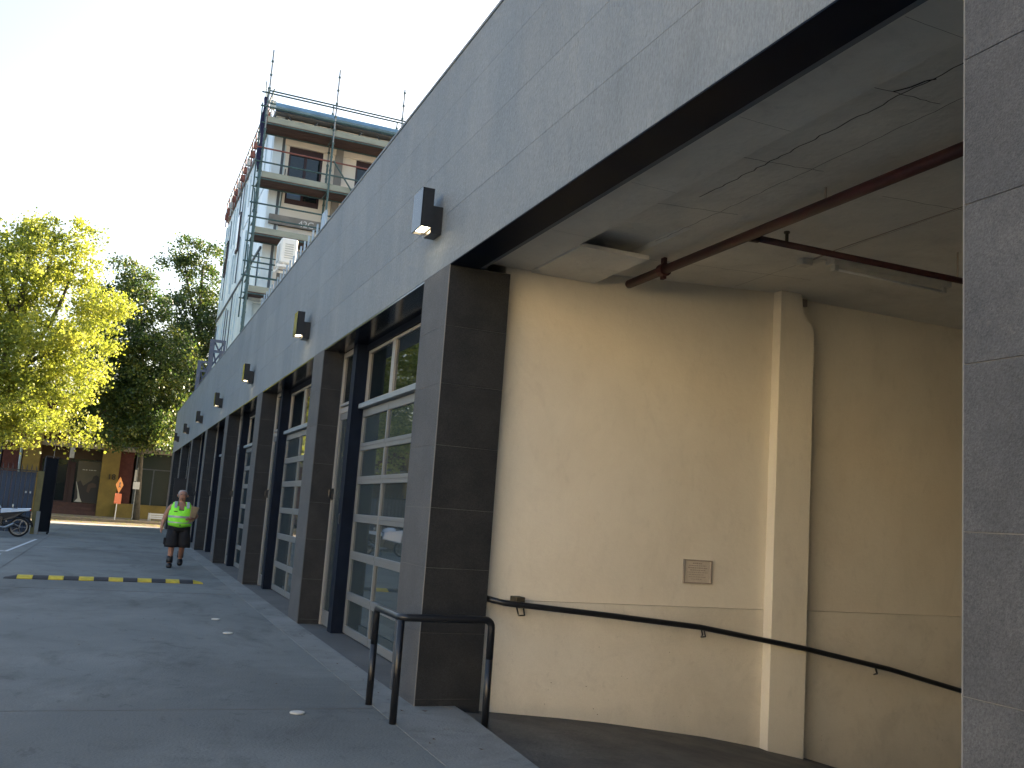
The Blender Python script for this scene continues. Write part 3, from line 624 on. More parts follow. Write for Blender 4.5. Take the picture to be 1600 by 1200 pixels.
# ------------------------------------------------------------------ unseen building added behind camera-left, sunlit: bounces the warm light onto the wall
OB = empty('bounce_building', (-17, -10, 0), 'low cream rendered building across the yard, behind the camera, unseen and added to bounce warm light', 'building')
build('wall', MB().box(-25, -17, -70, 1, -.05, 9), M['bounce'], OB)
build('roof', B(-25.2, -16.8, -70.2, 1.2, 9, 9.2), M['roofm'], OB)
for y in (-62, -50, -40, -30, -20, -12):
    f = build('window', MB().box(-17.03, -16.98, y, y+.1, 1, 2.6).box(-17.03, -16.98, y+1.6, y+1.7, 1, 2.6).box(-17.03, -16.98, y+.1, y+1.6, 2.5, 2.6).box(-17.03, -16.98, y+.1, y+1.6, 1, 1.1), M['aluw'], OB)
    build('pane', B(-17.02, -17.0, y+.1, y+1.6, 1.1, 2.5), M['shopg'], f)

# unseen block across the street to the right (casts the shade on the middle tree)
CB = empty('shade_block', (14, 72, 0), 'tall plain block across the street, hidden behind the garages, added unseen to shade the middle tree', 'building')
build('wall', B(9.5, 13.5, 69, 84, 0, 17), M['conc'], CB)

# ------------------------------------------------------------------ number 18 building
N18 = empty('street_building', (-1, 70, 0), 'ochre and brick shop building across the street with a shaded entrance', 'building')
Yn = 70.0
build('upper_wall', MB().box(-22, 9.4, Yn+.9, Yn+10, 4.8, 7.7), M['brick'], N18)
build('lower_wall', MB().box(-22, 9.4, Yn+2.3, Yn+10, 0, 4.8), M['brownb'], N18)
for a, b in ((-15.2, -14.2), (-10.5, -9.5), (-5.78, -4.78), (-1.0, .12), (3.6, 4.6)):
    build('column', B(a, b, Yn-.1, Yn+.9, 0, 7.9), M['ochre'], N18)
for a, b in ((-14.19, -10.51), (-9.49, -5.79), (-4.77, -1.01), (.13, 3.59), (4.61, 9.4)):
    build('canopy_beam', B(a, b, Yn+.02, Yn+.6, 4.45, 4.72), M['cbeam'], N18)
    build('canopy_roof', B(a, b, Yn+.02, Yn+2.3, 4.72, 4.8), M['stud'], N18)
build('fascia_board', B(-4.77, -1.01, Yn+.7, Yn+.8, 3.72, 4.45), M['brownb'], N18)
sg = build('shop_window', MB().box(-4.77, -4.65, Yn+.7, Yn+.8, .8, 3.72).box(-3.1, -2.95, Yn+.7, Yn+.8, .8, 3.72).box(-4.65, -3.1, Yn+.72, Yn+.78, 3.6, 3.72).box(-4.65, -3.1, Yn+.72, Yn+.78, .8, .88), M['maroon'], N18)
build('pane', B(-4.65, -3.1, Yn+.74, Yn+.76, .88, 3.6), M['shopg'], sg); build('pane', B(-2.95, -1.01, Yn+.82, Yn+.84, .8, 3.72), M['shopg'], sg)
for k in range(3): build('step', B(-4.6+.01*k, -1.02, Yn-.1+.3*k, Yn+.7, .02+.26*k, .02+.26*(k+1)-.002), M['step'], N18)
build('red_door_panel', B(-2.95, -2.6, Yn+.78, Yn+.8, .8, 3.5), M['maroon'], N18)
build('brick_panel', B(.13, 1.0, Yn+.3, Yn+.9, .95, 4.44), M['brick'], N18)
build('brick_panel', B(-7.0, -5.79, Yn+.3, Yn+.9, .3, 4.44), M['brick'], N18)
build('downpipe', MB().tube([(-5.95, Yn+.2, 0), (-5.95, Yn+.2, 4.44)], .09, 6), M['psteel'], N18)
for a, b in ((1.15, 3.55), (-9.4, -7.1)):
    f = build('window', MB().box(a, a+.08, Yn+.5, Yn+.6, .95, 4.44).box(b-.08, b, Yn+.5, Yn+.6, .95, 4.44).box(a+.08, b-.08, Yn+.52, Yn+.58, 3.35, 3.42).box((a+b)/2-.04, (a+b)/2+.04, Yn+.52, Yn+.58, .95, 3.35), M['stud'], N18)
    build('pane', B(a+.08, b-.08, Yn+.54, Yn+.56, .95, 4.44), M['dullglass'], f)
build('planter_wall', B(.14, 3.59, Yn-.6, Yn+.29, 0, .95), M['ochre'], N18)
build('planter_wall', B(3.6, 9, Yn-.6, Yn-.11, 0, .95), M['ochre'], N18)
build('roof', B(-22.2, 9.38, Yn+.7, Yn+10.2, 7.9, 8.05), M['roofm'], N18)
for a in (-9.0, -4.3, .6): 
    f = build('window', MB().box(a, a+2.2, Yn+.84, Yn+.9, 5.6, 5.68).box(a, a+.08, Yn+.84, Yn+.9, 5.68, 7.0).box(a+2.12, a+2.2, Yn+.84, Yn+.9, 5.68, 7.0).box(a, a+2.2, Yn+.84, Yn+.9, 7.0, 7.08), M['cbeam'], N18)
    build('pane', B(a+.08, a+2.12, Yn+.86, Yn+.88, 5.68, 7.0), M['shopg'], f)
tc = bpy.data.curves.new('house_number', 'FONT'); tc.body = '18'; tc.size = .52; tc.extrude = .02
tobj = bpy.data.objects.new('tmp', tc); COL.objects.link(tobj); bpy.context.view_layer.update()
me = bpy.data.meshes.new_from_object(tobj.evaluated_get(bpy.context.evaluated_depsgraph_get())); bpy.data.objects.remove(tobj)
me.materials.clear(); me.materials.append(M['black']); hn = link('house_number', me, N18, (-.55, Yn-.14, 2.5)); hn.rotation_euler = (R(90), 0, 0)
# poster
ps = empty('shop_poster', (-1.7, Yn+.75, .85), 'large tan poster with a dark seated figure silhouette in the shop window', 'poster')
build('poster_sheet', B(-2.45, -1.02, Yn+.71, Yn+.73, .82, 3.6), M['poster'], ps)
build('figure', MB().prism([(-2.4, .85), (-2.45, 1.2), (-2.42, 2.1), (-2.2, 2.3), (-1.98, 1.95), (-1.7, 2.2), (-1.5, 2.35), (-1.42, 2.62), (-1.25, 2.72), (-1.08, 2.62), (-1.03, 2.3), (-1.03, .85)], 'y', Yn+.698, Yn+.709), M['pdark'], ps)
build('figure_arm', MB().prism([(-1.75, 1.6), (-1.7, 2.05), (-1.45, 2.2), (-1.2, 2.1), (-1.15, 1.9), (-1.5, 1.85), (-1.6, 1.5)], 'y', Yn+.69, Yn+.697), M['pmid'], ps)
build('drape_edge', MB().prism([(-2.42, .86), (-1.95, .86), (-2.1, 1.15), (-2.2, 1.5), (-2.42, 2.2), (-2.45, 2.2), (-2.28, 1.5), (-2.24, 1.1)], 'y', Yn+.69, Yn+.697), M['pwht'], ps)
tl = MB()
for k, (a, b) in enumerate([(-2.15, -2.0), (-1.96, -1.85), (-1.75, -1.68), (-1.65, -1.5), (-1.46, -1.3)]): tl.box(a, b, Yn+.7, Yn+.708, 3.0, 3.05)
build('text_line', tl, M['pwht'], ps, kind='stuff')
build('hanging_sign', MB().box(-3.02, -2.74, Yn-.3, Yn-.24, 3.72, 4.42).tube([(-2.88, Yn-.27, 4.42), (-2.88, Yn-.1, 4.6)], .02, 5), M['offw'], label='blank white vertical sign hanging from the canopy beam', cat='sign')
build('street_lantern', MB().loft([(-3.95, Yn-.4, 3.25, .05, .05), (-3.95, Yn-.4, 3.35, .12, .12), (-3.95, Yn-.4, 3.5, .03, .03)], 8).tube([(-3.95, Yn-.4, 3.5), (-3.95, Yn-.2, 3.75), (-3.95, Yn+.0, 4.44)], .012, 5), M['offw'], label='small pale globe lamp hanging left of the white sign', cat='lamp')
# road-work sign
sn = empty('warning_sign', (.2, 60, 0), 'orange diamond work sign with black figure above a red-orange plate on a white post', 'sign')
ca, sa = math.cos(R(62)), math.sin(R(62))
def plate(poly, off, th):
    vs_ = []
    for t in (off, off+th):
        for u, z in poly: vs_.append((.23+u*ca+t*sa, 63+u*sa-t*ca, z))
    n = len(poly); return MB().add(vs_, [tuple(range(n)), tuple(reversed(range(n, 2*n)))]+[(i, n+i, n+(i+1)%n, (i+1)%n) for i in range(n)])
build('diamond_plate', plate([(0, 1.62), (.47, 2.12), (0, 2.62), (-.47, 2.12)], 0, .02), M['orange'], sn)
build('figure_symbol', plate([(-.15, 1.95), (-.02, 2.1), (-.1, 2.2), (.0, 2.32), (.12, 2.25), (.08, 2.1), (.22, 1.95), (.05, 2.0)], .022, .006), M['black'], sn)
build('lower_plate', plate([(-.42, 1.0), (.42, .98), (.4, 1.6), (-.4, 1.62)], 0, .02), M['redor'], sn)
build('post', MB().tube([(.2, 63.03, -.1), (.24, 63.03, 2.4)], .03, 6), M['white'], sn)
pk = empty('parking_sign', (1.2, 65, 0), 'white plates on a thin pole in front of the middle tree trunk', 'sign')
build('pole', MB().tube([(1.2, 64.9, 0), (1.2, 64.9, 3.3)], .035, 6), M['sgalv'], pk)
build('plate', B(1.03, 1.42, 64.84, 64.86, 1.95, 2.4), M['white'], pk); build('plate', B(1.05, 1.17, 64.84, 64.86, 2.45, 3.15), M['offw'], pk)
build('street_bollard_box', MB().box(2.2, 2.26, 66.1, 67, .02, .5).box(2.3, 2.36, 66.1, 67, .02, .5).box(2.2, 3.3, 66.0, 66.08, .4, .5).box(2.2, 3.3, 66.0, 66.08, .15, .25).box(2.2, 3.3, 66.0, 66.08, .27, .37), M['white'], label='low pale slatted bench on the sunlit footpath by the garage end', cat='bench')

# ------------------------------------------------------------------ fence, gate, motorcycle
FN = empty('picket_fence', (-2.6, 37.6, 0), 'black spiked picket fence in front of navy and grey sheeting', 'fence')
for z in (.3, 2.16): build('rail', B(-12, -2.56, 37.58, 37.63, z, z+.05), M['pick'], FN)
pm = MB().box(-.013, .013, -.013, .013, .05, 2.24); pm.hexa([(-.02,-.02,2.24),(.02,-.02,2.24),(.02,.02,2.24),(-.02,.02,2.24),(-.003,-.003,2.42),(.003,-.003,2.42),(.003,.003,2.42),(-.003,.003,2.42)])
pmm = mesh_centred('picket', pm, M['pick'])
for k in range(62): link('picket', pmm, FN, (-2.62-k*.15, 37.55, 0))
x = -2.6
while x > -12:
    wv = random.uniform(.3, .42)
    build('sheet_panel', B(x-wv, x-.012, 37.75+random.uniform(0, .02), 37.78, .04, 2.15+random.uniform(-.02, .02)), M['navy'] if x > -3.45 else M['greyb'], FN); x -= wv
for xx in (-2.88, -2.74): build('latch', B(xx, xx+.05, 37.53, 37.56, 1.4, 1.47), M['offw'], FN)
build('post', B(-2.56, -2.36, 37.6, 37.8, 0, 2.2), M['ochp'], FN)
build('foot_post', B(-2.42, -2.3, 37.4, 37.5, 0, .8), M['conc'], FN)
gt = empty('yard_gate', (-2.2, 38, 0), 'tall black sheet gate leaf standing open beside the fence', 'gate')
build('gate_leaf', MB().hexa([(-2.36, 37.7, .08), (-2.0, 38.2, .08), (-2.05, 38.26, .08), (-2.41, 37.76, .08), (-2.36, 37.7, 2.7), (-2.0, 38.2, 2.7), (-2.05, 38.26, 2.7), (-2.41, 37.76, 2.7)]), M['gatem'], gt)
build('gate_frame', MB().tube([(-2.36, 37.68, .05), (-2.36, 37.68, 2.75), (-2.01, 38.18, 2.75), (-2.01, 38.18, .05)], .03, 6), M['gatem'], gt)
for x, y in ((-2.33, 37.7), (-2.04, 38.15)): build('wheel', MB().tube([(x-.03, y, .06), (x+.03, y, .06)], .06, 10), M['blk'], gt)

MC = empty('motorcycle', (-3.4, 35, 0), 'white and black sports motorcycle parked at the left edge by the fence', 'motorcycle')
def wheel(cx, cy, cz_, r, name):
    tb = MB(); n = 24; prof = [(-.06, r-.05), (-.065, r-.02), (-.035, r), (.035, r), (.065, r-.02), (.06, r-.05)]
    b = len(tb.v)
    for k in range(n):
        t = 2*math.pi*k/n
        for (o_, rad) in prof: tb.v.append((cx+rad*math.cos(t), cy+o_, cz_+rad*math.sin(t)))
    for k in range(n):
        for j in range(6):
            tb.f.append((b+k*6+j, b+k*6+(j+1)%6, b+((k+1)%n)*6+(j+1)%6, b+((k+1)%n)*6+j)); tb.m.append(0)
    wl = build(name, tb, M['tyre'], MC, smooth=True)
    rm = MB()
    rim = [(cx+(r-.07)*math.cos(2*math.pi*k/20), cy, cz_+(r-.07)*math.sin(2*math.pi*k/20)) for k in range(21)]
    rm.tube(rim, .02, 5, cap=False)
    for k in range(5):
        t = 2*math.pi*k/5; rm.tube([(cx, cy, cz_), (cx+(r-.07)*math.cos(t), cy, cz_+(r-.07)*math.sin(t))], .016, 5)
    rm.tube([(cx, cy-.07, cz_), (cx, cy+.07, cz_)], .045, 8)
    build('rim', rm, M['mgrey'], wl)
wheel(-2.72, 35, .31, .31, 'rear_wheel'); wheel(-4.12, 35, .3, .3, 'front_wheel')
build('tail_fairing', MB().hexa([(-3.3, 34.88, .72), (-2.48, 34.93, .84), (-2.48, 35.07, .84), (-3.3, 35.12, .72), (-3.3, 34.86, .88), (-2.42, 34.94, .94), (-2.42, 35.06, .94), (-3.3, 35.14, .84)]), M['mwhite'], MC, bev=.02)
build('fuel_tank', MB().loft([(-3.55, 35, .78, .2, .12), (-3.56, 35, .9, .27, .17), (-3.6, 35, 1.0, .24, .15), (-3.64, 35, 1.06, .12, .08)], 14), M['mwhite'], MC, smooth=True)
build('undertray', MB().hexa([(-3.4, 34.88, .42), (-2.9, 34.9, .56), (-2.9, 35.1, .56), (-3.4, 35.12, .42), (-3.4, 34.87, .72), (-2.55, 34.93, .835), (-2.55, 35.07, .835), (-3.4, 35.13, .72)]), M['mblack'], MC, bev=.02)
build('seat', MB().hexa([(-3.36, 34.88, .83), (-2.8, 34.9, .88), (-2.8, 35.1, .88), (-3.36, 35.12, .83), (-3.36, 34.9, .89), (-2.82, 34.92, .93), (-2.82, 35.08, .93), (-3.36, 35.1, .89)]), M['mblack'], MC, bev=.02)
build('side_fairing', MB().hexa([(-4.0, 34.8, .5), (-3.3, 34.82, .62), (-3.3, 35.18, .62), (-4.0, 35.2, .5), (-4.1, 34.83, 1.0), (-3.35, 34.84, .9), (-3.35, 35.16, .9), (-4.1, 35.17, 1.0)]), M['mwhite'], MC, bev=.03)
build('engine', MB().box(-3.75, -3.2, 34.84, 35.16, .24, .62).tube([(-3.5, 34.8, .42), (-3.5, 35.2, .42)], .14, 12), M['mblack'], MC, bev=.01)
build('swingarm', MB().tube([(-3.25, 34.88, .42), (-2.72, 34.88, .31)], .035, 6).tube([(-3.25, 35.12, .42), (-2.72, 35.12, .31)], .035, 6), M['mblack'], MC)
build('rear_fender', MB().tube([(-2.95, 35, .66), (-2.75, 35, .68), (-2.5, 35, .62), (-2.36, 35, .45), (-2.32, 35, .33)], [.05, .06, .05, .035, .025], 6), M['mblack'], MC)
build('frame', MB().tube([(-3.95, 35, .95), (-3.4, 34.88, .6), (-3.25, 34.88, .42)], .035, 6).tube([(-3.95, 35, .95), (-3.4, 35.12, .6), (-3.25, 35.12, .42)], .035, 6).tube([(-3.35, 35, .6), (-2.6, 35, .84)], .035, 6), M['mblack'], MC)
build('fork', MB().tube([(-3.92, 34.9, 1.0), (-4.12, 34.9, .3)], .028, 8).tube([(-3.92, 35.1, 1.0), (-4.12, 35.1, .3)], .028, 8), M['mgrey'], MC)
build('exhaust', MB().tube([(-3.5, 34.82, .3), (-3.1, 34.8, .28), (-2.85, 34.76, .42)], [.03, .05, .06], 8), M['mgrey'], MC)
build('handlebar', MB().tube([(-3.85, 34.68, 1.0), (-3.92, 34.9, 1.02), (-3.92, 35.1, 1.02), (-3.85, 35.32, 1.0)], .016, 6), M['mblack'], MC)
build('windscreen', MB().hexa([(-4.15, 34.85, .95), (-3.95, 34.88, 1.0), (-3.95, 35.12, 1.0), (-4.15, 35.15, .95), (-4.0, 34.92, 1.2), (-3.92, 34.93, 1.22), (-3.92, 35.07, 1.22), (-4.0, 35.08, 1.2)]), M['shopg'], MC)
build('turn_signal', MB().tube([(-2.95, 34.9, .86), (-2.96, 34.84, .98)], .01, 5).box(-2.985, -2.945, 34.8, 34.86, .95, 1.04), M['offw'], MC)
build('tail_light', B(-2.46, -2.43, 34.95, 35.05, .85, .91), M['redl'], MC)
build('headlight', MB().loft([(-4.2, 35, .78, .04, .1), (-4.2, 35, .9, .05, .11)], 10), M['mirror'], MC)
build('kickstand', MB().tube([(-3.3, 34.85, .3), (-3.25, 34.65, .02)], .014, 5), M['mblack'], MC)

# twigs, leaves and grit blown onto the yard
V = []; Fq = []
for k in range(260):
    x = random.choice([random.uniform(-2.4, 2.4), 2.35+abs(random.gauss(0, .25))]); y = random.uniform(4, 50); a = random.uniform(0, 6.3); s_ = random.uniform(.006, .028)
    if x > 2.75 and y < 8.2: x = 1.2
    V += [(x+s_*math.cos(a+q*1.57)*(1 if q % 2 else .5), y+s_*math.sin(a+q*1.57), .006+(.006 if q % 2 else 0)) for q in range(4)]; Fq.append((4*k, 4*k+1, 4*k+2, 4*k+3))
build('yard_litter', MB().add(V, Fq), M['brownb'], kind='stuff', label='small dry leaves and grit scattered over the yard', cat='litter')
# speed hump
SH = empty('speed_hump', (0, 19.6, 0), 'black and yellow rubber speed hump across the yard', 'speed hump')
L_ = 3.3; segw = .252; x = -1.62; tilt = .12
def hy(x): return 19.35+(x+1.6)*.13
def seg(x0, x1, h0, h1, m, nm):
    mb = MB(); P = []
    for xx, h in ((x0, h0), (x1, h1)):
        y = hy(xx); P.append([(xx, y-.19, .001), (xx, y-.19, .012), (xx, y-.1, h*.8), (xx, y-.03, h), (xx, y+.03, h), (xx, y+.1, h*.8), (xx, y+.19, .012), (xx, y+.19, .001)])
    n = 8; mb.add(P[0]+P[1], [tuple(range(n)), tuple(reversed(range(n, 2*n)))]+[(i, n+i, n+(i+1)%n, (i+1)%n) for i in range(n)])
    build(nm, mb, m, SH)
seg(x, x+.2, .015, .06, M['blk'], 'end_cap'); x += .205
for k in range(12): seg(x, x+segw-.006, .06, .06, M['yel'] if k % 2 == 0 else M['blk'], 'hump_segment'); x += segw
seg(x, x+.18, .06, .015, M['yel'], 'end_cap')

# ------------------------------------------------------------------ person
def skin_mesh(name, joints, edges, root, levels=2):
    me = bpy.data.meshes.new(name); names = list(joints); idx = {n: i for i, n in enumerate(names)}
    me.from_pydata([joints[n][0] for n in names], [(idx[a], idx[b]) for a, b in edges], [])
    o = bpy.data.objects.new('tmp', me); COL.objects.link(o)
    sk = o.modifiers.new('s', 'SKIN'); sk.use_smooth_shade = True
    for n in names:
        v = me.skin_vertices[0].data[idx[n]]; r = joints[n][1]; v.radius = (r, r) if not isinstance(r, tuple) else r
        v.use_root = (n == root)
    ss = o.modifiers.new('d', 'SUBSURF'); ss.levels = levels; ss.render_levels = levels
    bpy.context.view_layer.update()
    out = bpy.data.meshes.new_from_object(o.evaluated_get(bpy.context.evaluated_depsgraph_get())); bpy.data.objects.remove(o)
    out.polygons.foreach_set('use_smooth', [True]*len(out.polygons)); return out
PX, PY = 1.5, 23.9
J = {'pel': ((0, 0, .96), .13), 'bel': ((0, -.03, 1.12), .15), 'che': ((0, 0, 1.32), .15), 'nb': ((0, .01, 1.5), .09), 'nk': ((0, -.015, 1.56), .075),
 'hj': ((0, -.03, 1.63), .075), 'hm': ((0, -.02, 1.7), .088), 'ht': ((0, -.01, 1.76), .07),
 'ls': ((-.19, .01, 1.43), .068), 'le': ((-.29, .03, 1.17), .055), 'lw': ((-.34, -.05, .94), .032), 'lh': ((-.345, -.07, .88), .036), 'lf': ((-.34, -.09, .84), .03),
 'rs': ((.19, .01, 1.43), .068), 're': ((.32, .04, 1.19), .052), 'rw': ((.2, -.2, 1.14), .032), 'rh': ((.16, -.25, 1.15), .036),
 'lhip': ((-.1, 0, .9), .105), 'lk': ((-.11, -.07, .5), .065), 'lc': ((-.11, -.05, .35), .06), 'la': ((-.115, -.07, .1), .042), 'lt': ((-.12, -.2, .05), .035),
 'rhip': ((.1, 0, .9), .105), 'rk': ((.1, -.02, .5), .065), 'rc': ((.1, .08, .37), .06), 'ra': ((.1, .2, .2), .042), 'rt': ((.1, .12, .1), .035)}
ED = [('pel','bel'),('bel','che'),('che','nb'),('nb','nk'),('nk','hj'),('hj','hm'),('hm','ht'),('che','ls'),('ls','le'),('le','lw'),('lw','lh'),('lh','lf'),
 ('che','rs'),('rs','re'),('re','rw'),('rw','rh'),('pel','lhip'),('lhip','lk'),('lk','lc'),('lc','la'),('la','lt'),('pel','rhip'),('rhip','rk'),('rk','rc'),('rc','ra'),('ra','rt')]
for s_, hx, hy_, hz, dd in (('l', -.345, -.09, .855, (0, -.35, -1)), ('r', .15, -.27, 1.15, (-.8, -.2, -.25))):
    base = 'lf' if s_ == 'l' else 'rh'
    for q, ln in enumerate((.065, .075, .07, .055)):
        off = (q-1.5)*.018; d = Vector(dd).normalized()*ln
        p0 = Vector((hx+(0 if s_ == 'l' else 0), hy_+(off if s_ == 'l' else 0), hz+(0 if s_ == 'l' else off)))
        p1 = p0+d*.6; p2 = p1+d*.5+Vector((.01, .008, 0))
        J[f'{s_}f{q}a'] = (tuple(p1), .01); J[f'{s_}f{q}b'] = (tuple(p2), .008)
        ED += [(base, f'{s_}f{q}a'), (f'{s_}f{q}a', f'{s_}f{q}b')]
    th = Vector((hx+.02, hy_-.03, hz+.03)); J[s_+'ta'] = (tuple(th), .012); J[s_+'tb'] = (tuple(th+Vector((.01, -.02, -.035))), .009)
    ED += [(s_+'h' if s_ == 'l' else 'rw', s_+'ta'), (s_+'ta', s_+'tb')]
MAN = empty('person', (PX, PY, 0), 'grey-haired man in a lime hi-vis vest and black shorts walking with a parcel', 'person')
bme = skin_mesh('body', J, ED, 'pel', 1); bme.materials.clear(); bme.materials.append(M['skin'])
link('body', bme, MAN, (PX, PY, 0))
def off(mb): mb.v = [(x+PX, y+PY, z) for x, y, z in mb.v]; return mb
# vest: open lofted torso with V neck
n = 28; rings = [(.95, .205, .17, -.01), (1.02, .225, .19, -.02), (1.1, .23, .2, -.03), (1.2, .225, .19, -.02), (1.32, .222, .165, -.005), (1.42, .215, .14, .0), (1.49, .17, .115, .01), (1.515, .1, .09, .015)]
vm = MB(); 
for (z, rx, ry, oy) in rings:
    for k in range(n):
        t = 2*math.pi*k/n; fr = max(0, -math.sin(t))
        wv = 1+.012*math.sin(5*t+z*20)
        vm.v.append((rx*math.cos(t)*wv, oy+ry*math.sin(t)*wv, z+(-.015*math.sin(3*t) if z < 1 else 0)))
for i in range(len(rings)-1):
    zc = (rings[i][0]+rings[i+1][0])/2
    for k in range(n):
        tm_ = 2*math.pi*(k+.5)/n; sx = math.cos(tm_)*rings[i][1]
        front = math.sin(tm_) < -.3
        if front and zc > 1.2 and abs(sx) < (zc-1.2)*.38: continue      # V neck
        if abs(math.cos(tm_)) > .93 and 1.36 < zc < 1.47: continue         # arm holes
        vm.f.append((i*n+k, i*n+(k+1)%n, (i+1)*n+(k+1)%n, (i+1)*n+k))
        vm.m.append(0)
vest = build('vest', off(vm), [M['hiv']], MAN, smooth=True)
vest.data.materials[0].node_tree.nodes['Principled BSDF'].inputs['Sheen Weight'].default_value = .0
so = vest.modifiers.new('t', 'SOLIDIFY'); so.thickness = .012; so.offset = 1
def band(z0, z1, rx, ry, oy, m, k0=0, k1=28):
    b = MB(); n = 28
    for z in (z0, z1):
        for k in range(k0, k1+1):
            t = 2*math.pi*k/n; b.v.append((rx*math.cos(t), oy+ry*math.sin(t), z))
    w_ = k1-k0+1
    for k in range(w_-1): b.f.append((k, k+1, w_+k+1, w_+k)); b.m.append(0)
    return build('reflective_band', off(b), m, vest, smooth=True)
band(1.03, 1.075, .244, .209, -.021, M['refl']); band(1.15, 1.2, .247, .211, -.026, M['refl'])
for s_ in (-1, 1):
    build('reflective_band', off(MB().hexa([(s_*.12-.028, -.155, 1.38), (s_*.12+.028, -.155, 1.38), (s_*.12+.028, -.15, 1.38), (s_*.12-.028, -.15, 1.38), (s_*.12-.028, -.1, 1.53), (s_*.12+.028, -.1, 1.53), (s_*.12+.028, -.09, 1.53), (s_*.12-.028, -.09, 1.53)])), M['refl'], vest)
build('zip', off(MB().hexa([(-.008, -.215, .96), (.008, -.215, .96), (.008, -.205, .96), (-.008, -.205, .96), (-.006, -.205, 1.2), (.006, -.205, 1.2), (.006, -.195, 1.2), (-.006, -.195, 1.2)])), M['black'], vest)
build('badge', off(MB().box(-.15, -.08, -.2, -.185, 1.29, 1.305)), M['black'], vest)
build('singlet', off(MB().loft([(0, -.01, 1.0, .2, .16), (0, -.02, 1.12, .215, .185), (0, -.01, 1.28, .205, .155), (0, 0, 1.34, .13, .13)], 18)), M['singlet'], MAN, smooth=True)
sh = MB().loft([(0, 0, .84, .215, .15), (0, -.005, .92, .225, .17), (0, -.01, 1.0, .218, .175), (0, -.01, 1.03, .2, .16)], 20)
sh.loft([(-.12, -.055, .47, .135, .125), (-.12, -.05, .55, .135, .125), (-.115, -.02, .7, .128, .13), (-.105, 0, .88, .112, .14)], 16)
sh.loft([(.125, .0, .47, .135, .125), (.125, -.0, .55, .135, .125), (.115, 0, .7, .128, .13), (.105, 0, .88, .112, .14)], 16)
build('shorts', off(sh), M['shorts'], MAN, smooth=True)
build('cargo_pocket', off(MB().box(-.275, -.24, -.1, .05, .52, .68)), M['shorts'], MAN, bev=.01)
for (ax, ay, az, tx_, ty, tz) in ((-.115, -.07, .06, -.125, -.24, .035), (.1, .2, .17, .1, .1, .06)):
    b = MB(); d = Vector((tx_-ax, ty-ay, tz-az))
    b.tube([(ax, ay+.03, az+.2), (ax, ay+.02, az+.12), (ax, ay+.01, az+.05)], [.066, .066, .066], 10)
    b.tube([(ax, ay+.06, az), (ax+d.x*.3, ay+d.y*.3, az+d.z*.3), (ax+d.x*.8, ay+d.y*.8, az+d.z*.8-.005), (tx_, ty, tz-.01)], [.056, .064, .056, .034], 10)
    build('boot', off(b), M['shoe'], MAN, smooth=True)
hd = MB(); 
hd.loft([(0, .02, 1.62, .086, .09), (0, .018, 1.68, .094, .102), (0, .014, 1.74, .093, .1), (0, .01, 1.785, .07, .08), (0, .01, 1.8, .03, .035)], 18)
build('hair', off(hd), M['hair'], MAN, smooth=True)
fc = MB().loft([(0, -.045, 1.555, .045, .04), (0, -.045, 1.59, .062, .06), (0, -.04, 1.64, .072, .07), (0, -.035, 1.69, .078, .08), (0, -.03, 1.74, .075, .078), (0, -.02, 1.775, .05, .055)], 16)
fc.hexa([(-.016, -.11, 1.64), (.016, -.11, 1.64), (.012, -.1, 1.64), (-.012, -.1, 1.64), (-.006, -.108, 1.695), (.006, -.108, 1.695), (.006, -.1, 1.7), (-.006, -.1, 1.7)])
fc.loft([(-.098, .0, 1.64, .012, .02), (-.1, .0, 1.67, .014, .024), (-.098, .0, 1.7, .01, .018)], 8).loft([(.098, .0, 1.64, .012, .02), (.1, .0, 1.67, .014, .024), (.098, .0, 1.7, .01, .018)], 8)
build('face', off(fc), M['skin'], MAN, smooth=True)
build('eyebrows', off(MB().box(-.05, -.015, -.122, -.1, 1.706, 1.715).box(.015, .05, -.122, -.1, 1.706, 1.715)), M['hair'], MAN)
for s_ in (-1, 1): build('eye', off(MB().box(s_*.032-.013, s_*.032+.013, -.117, -.1, 1.688, 1.698)), M['black'], MAN)
build('mouth', off(MB().box(-.025, .025, -.112, -.095, 1.608, 1.614)), M['maroon'], MAN)
pc = off(MB().hexa([(.17, -.26, 1.05), (.29, -.16, 1.1), (.31, -.1, 1.1), (.2, -.2, 1.05), (.2, -.24, 1.44), (.39, -.1, 1.42), (.4, -.05, 1.42), (.23, -.18, 1.44)]))
build('cardboard_parcel', pc, M['card'], loc=(PX+.2, PY-.2, 1.05), label='flat brown cardboard parcel held against the man\'s side', cat='parcel', bev=.006)

MAN.scale = (1.14, 1.12, 1.0)
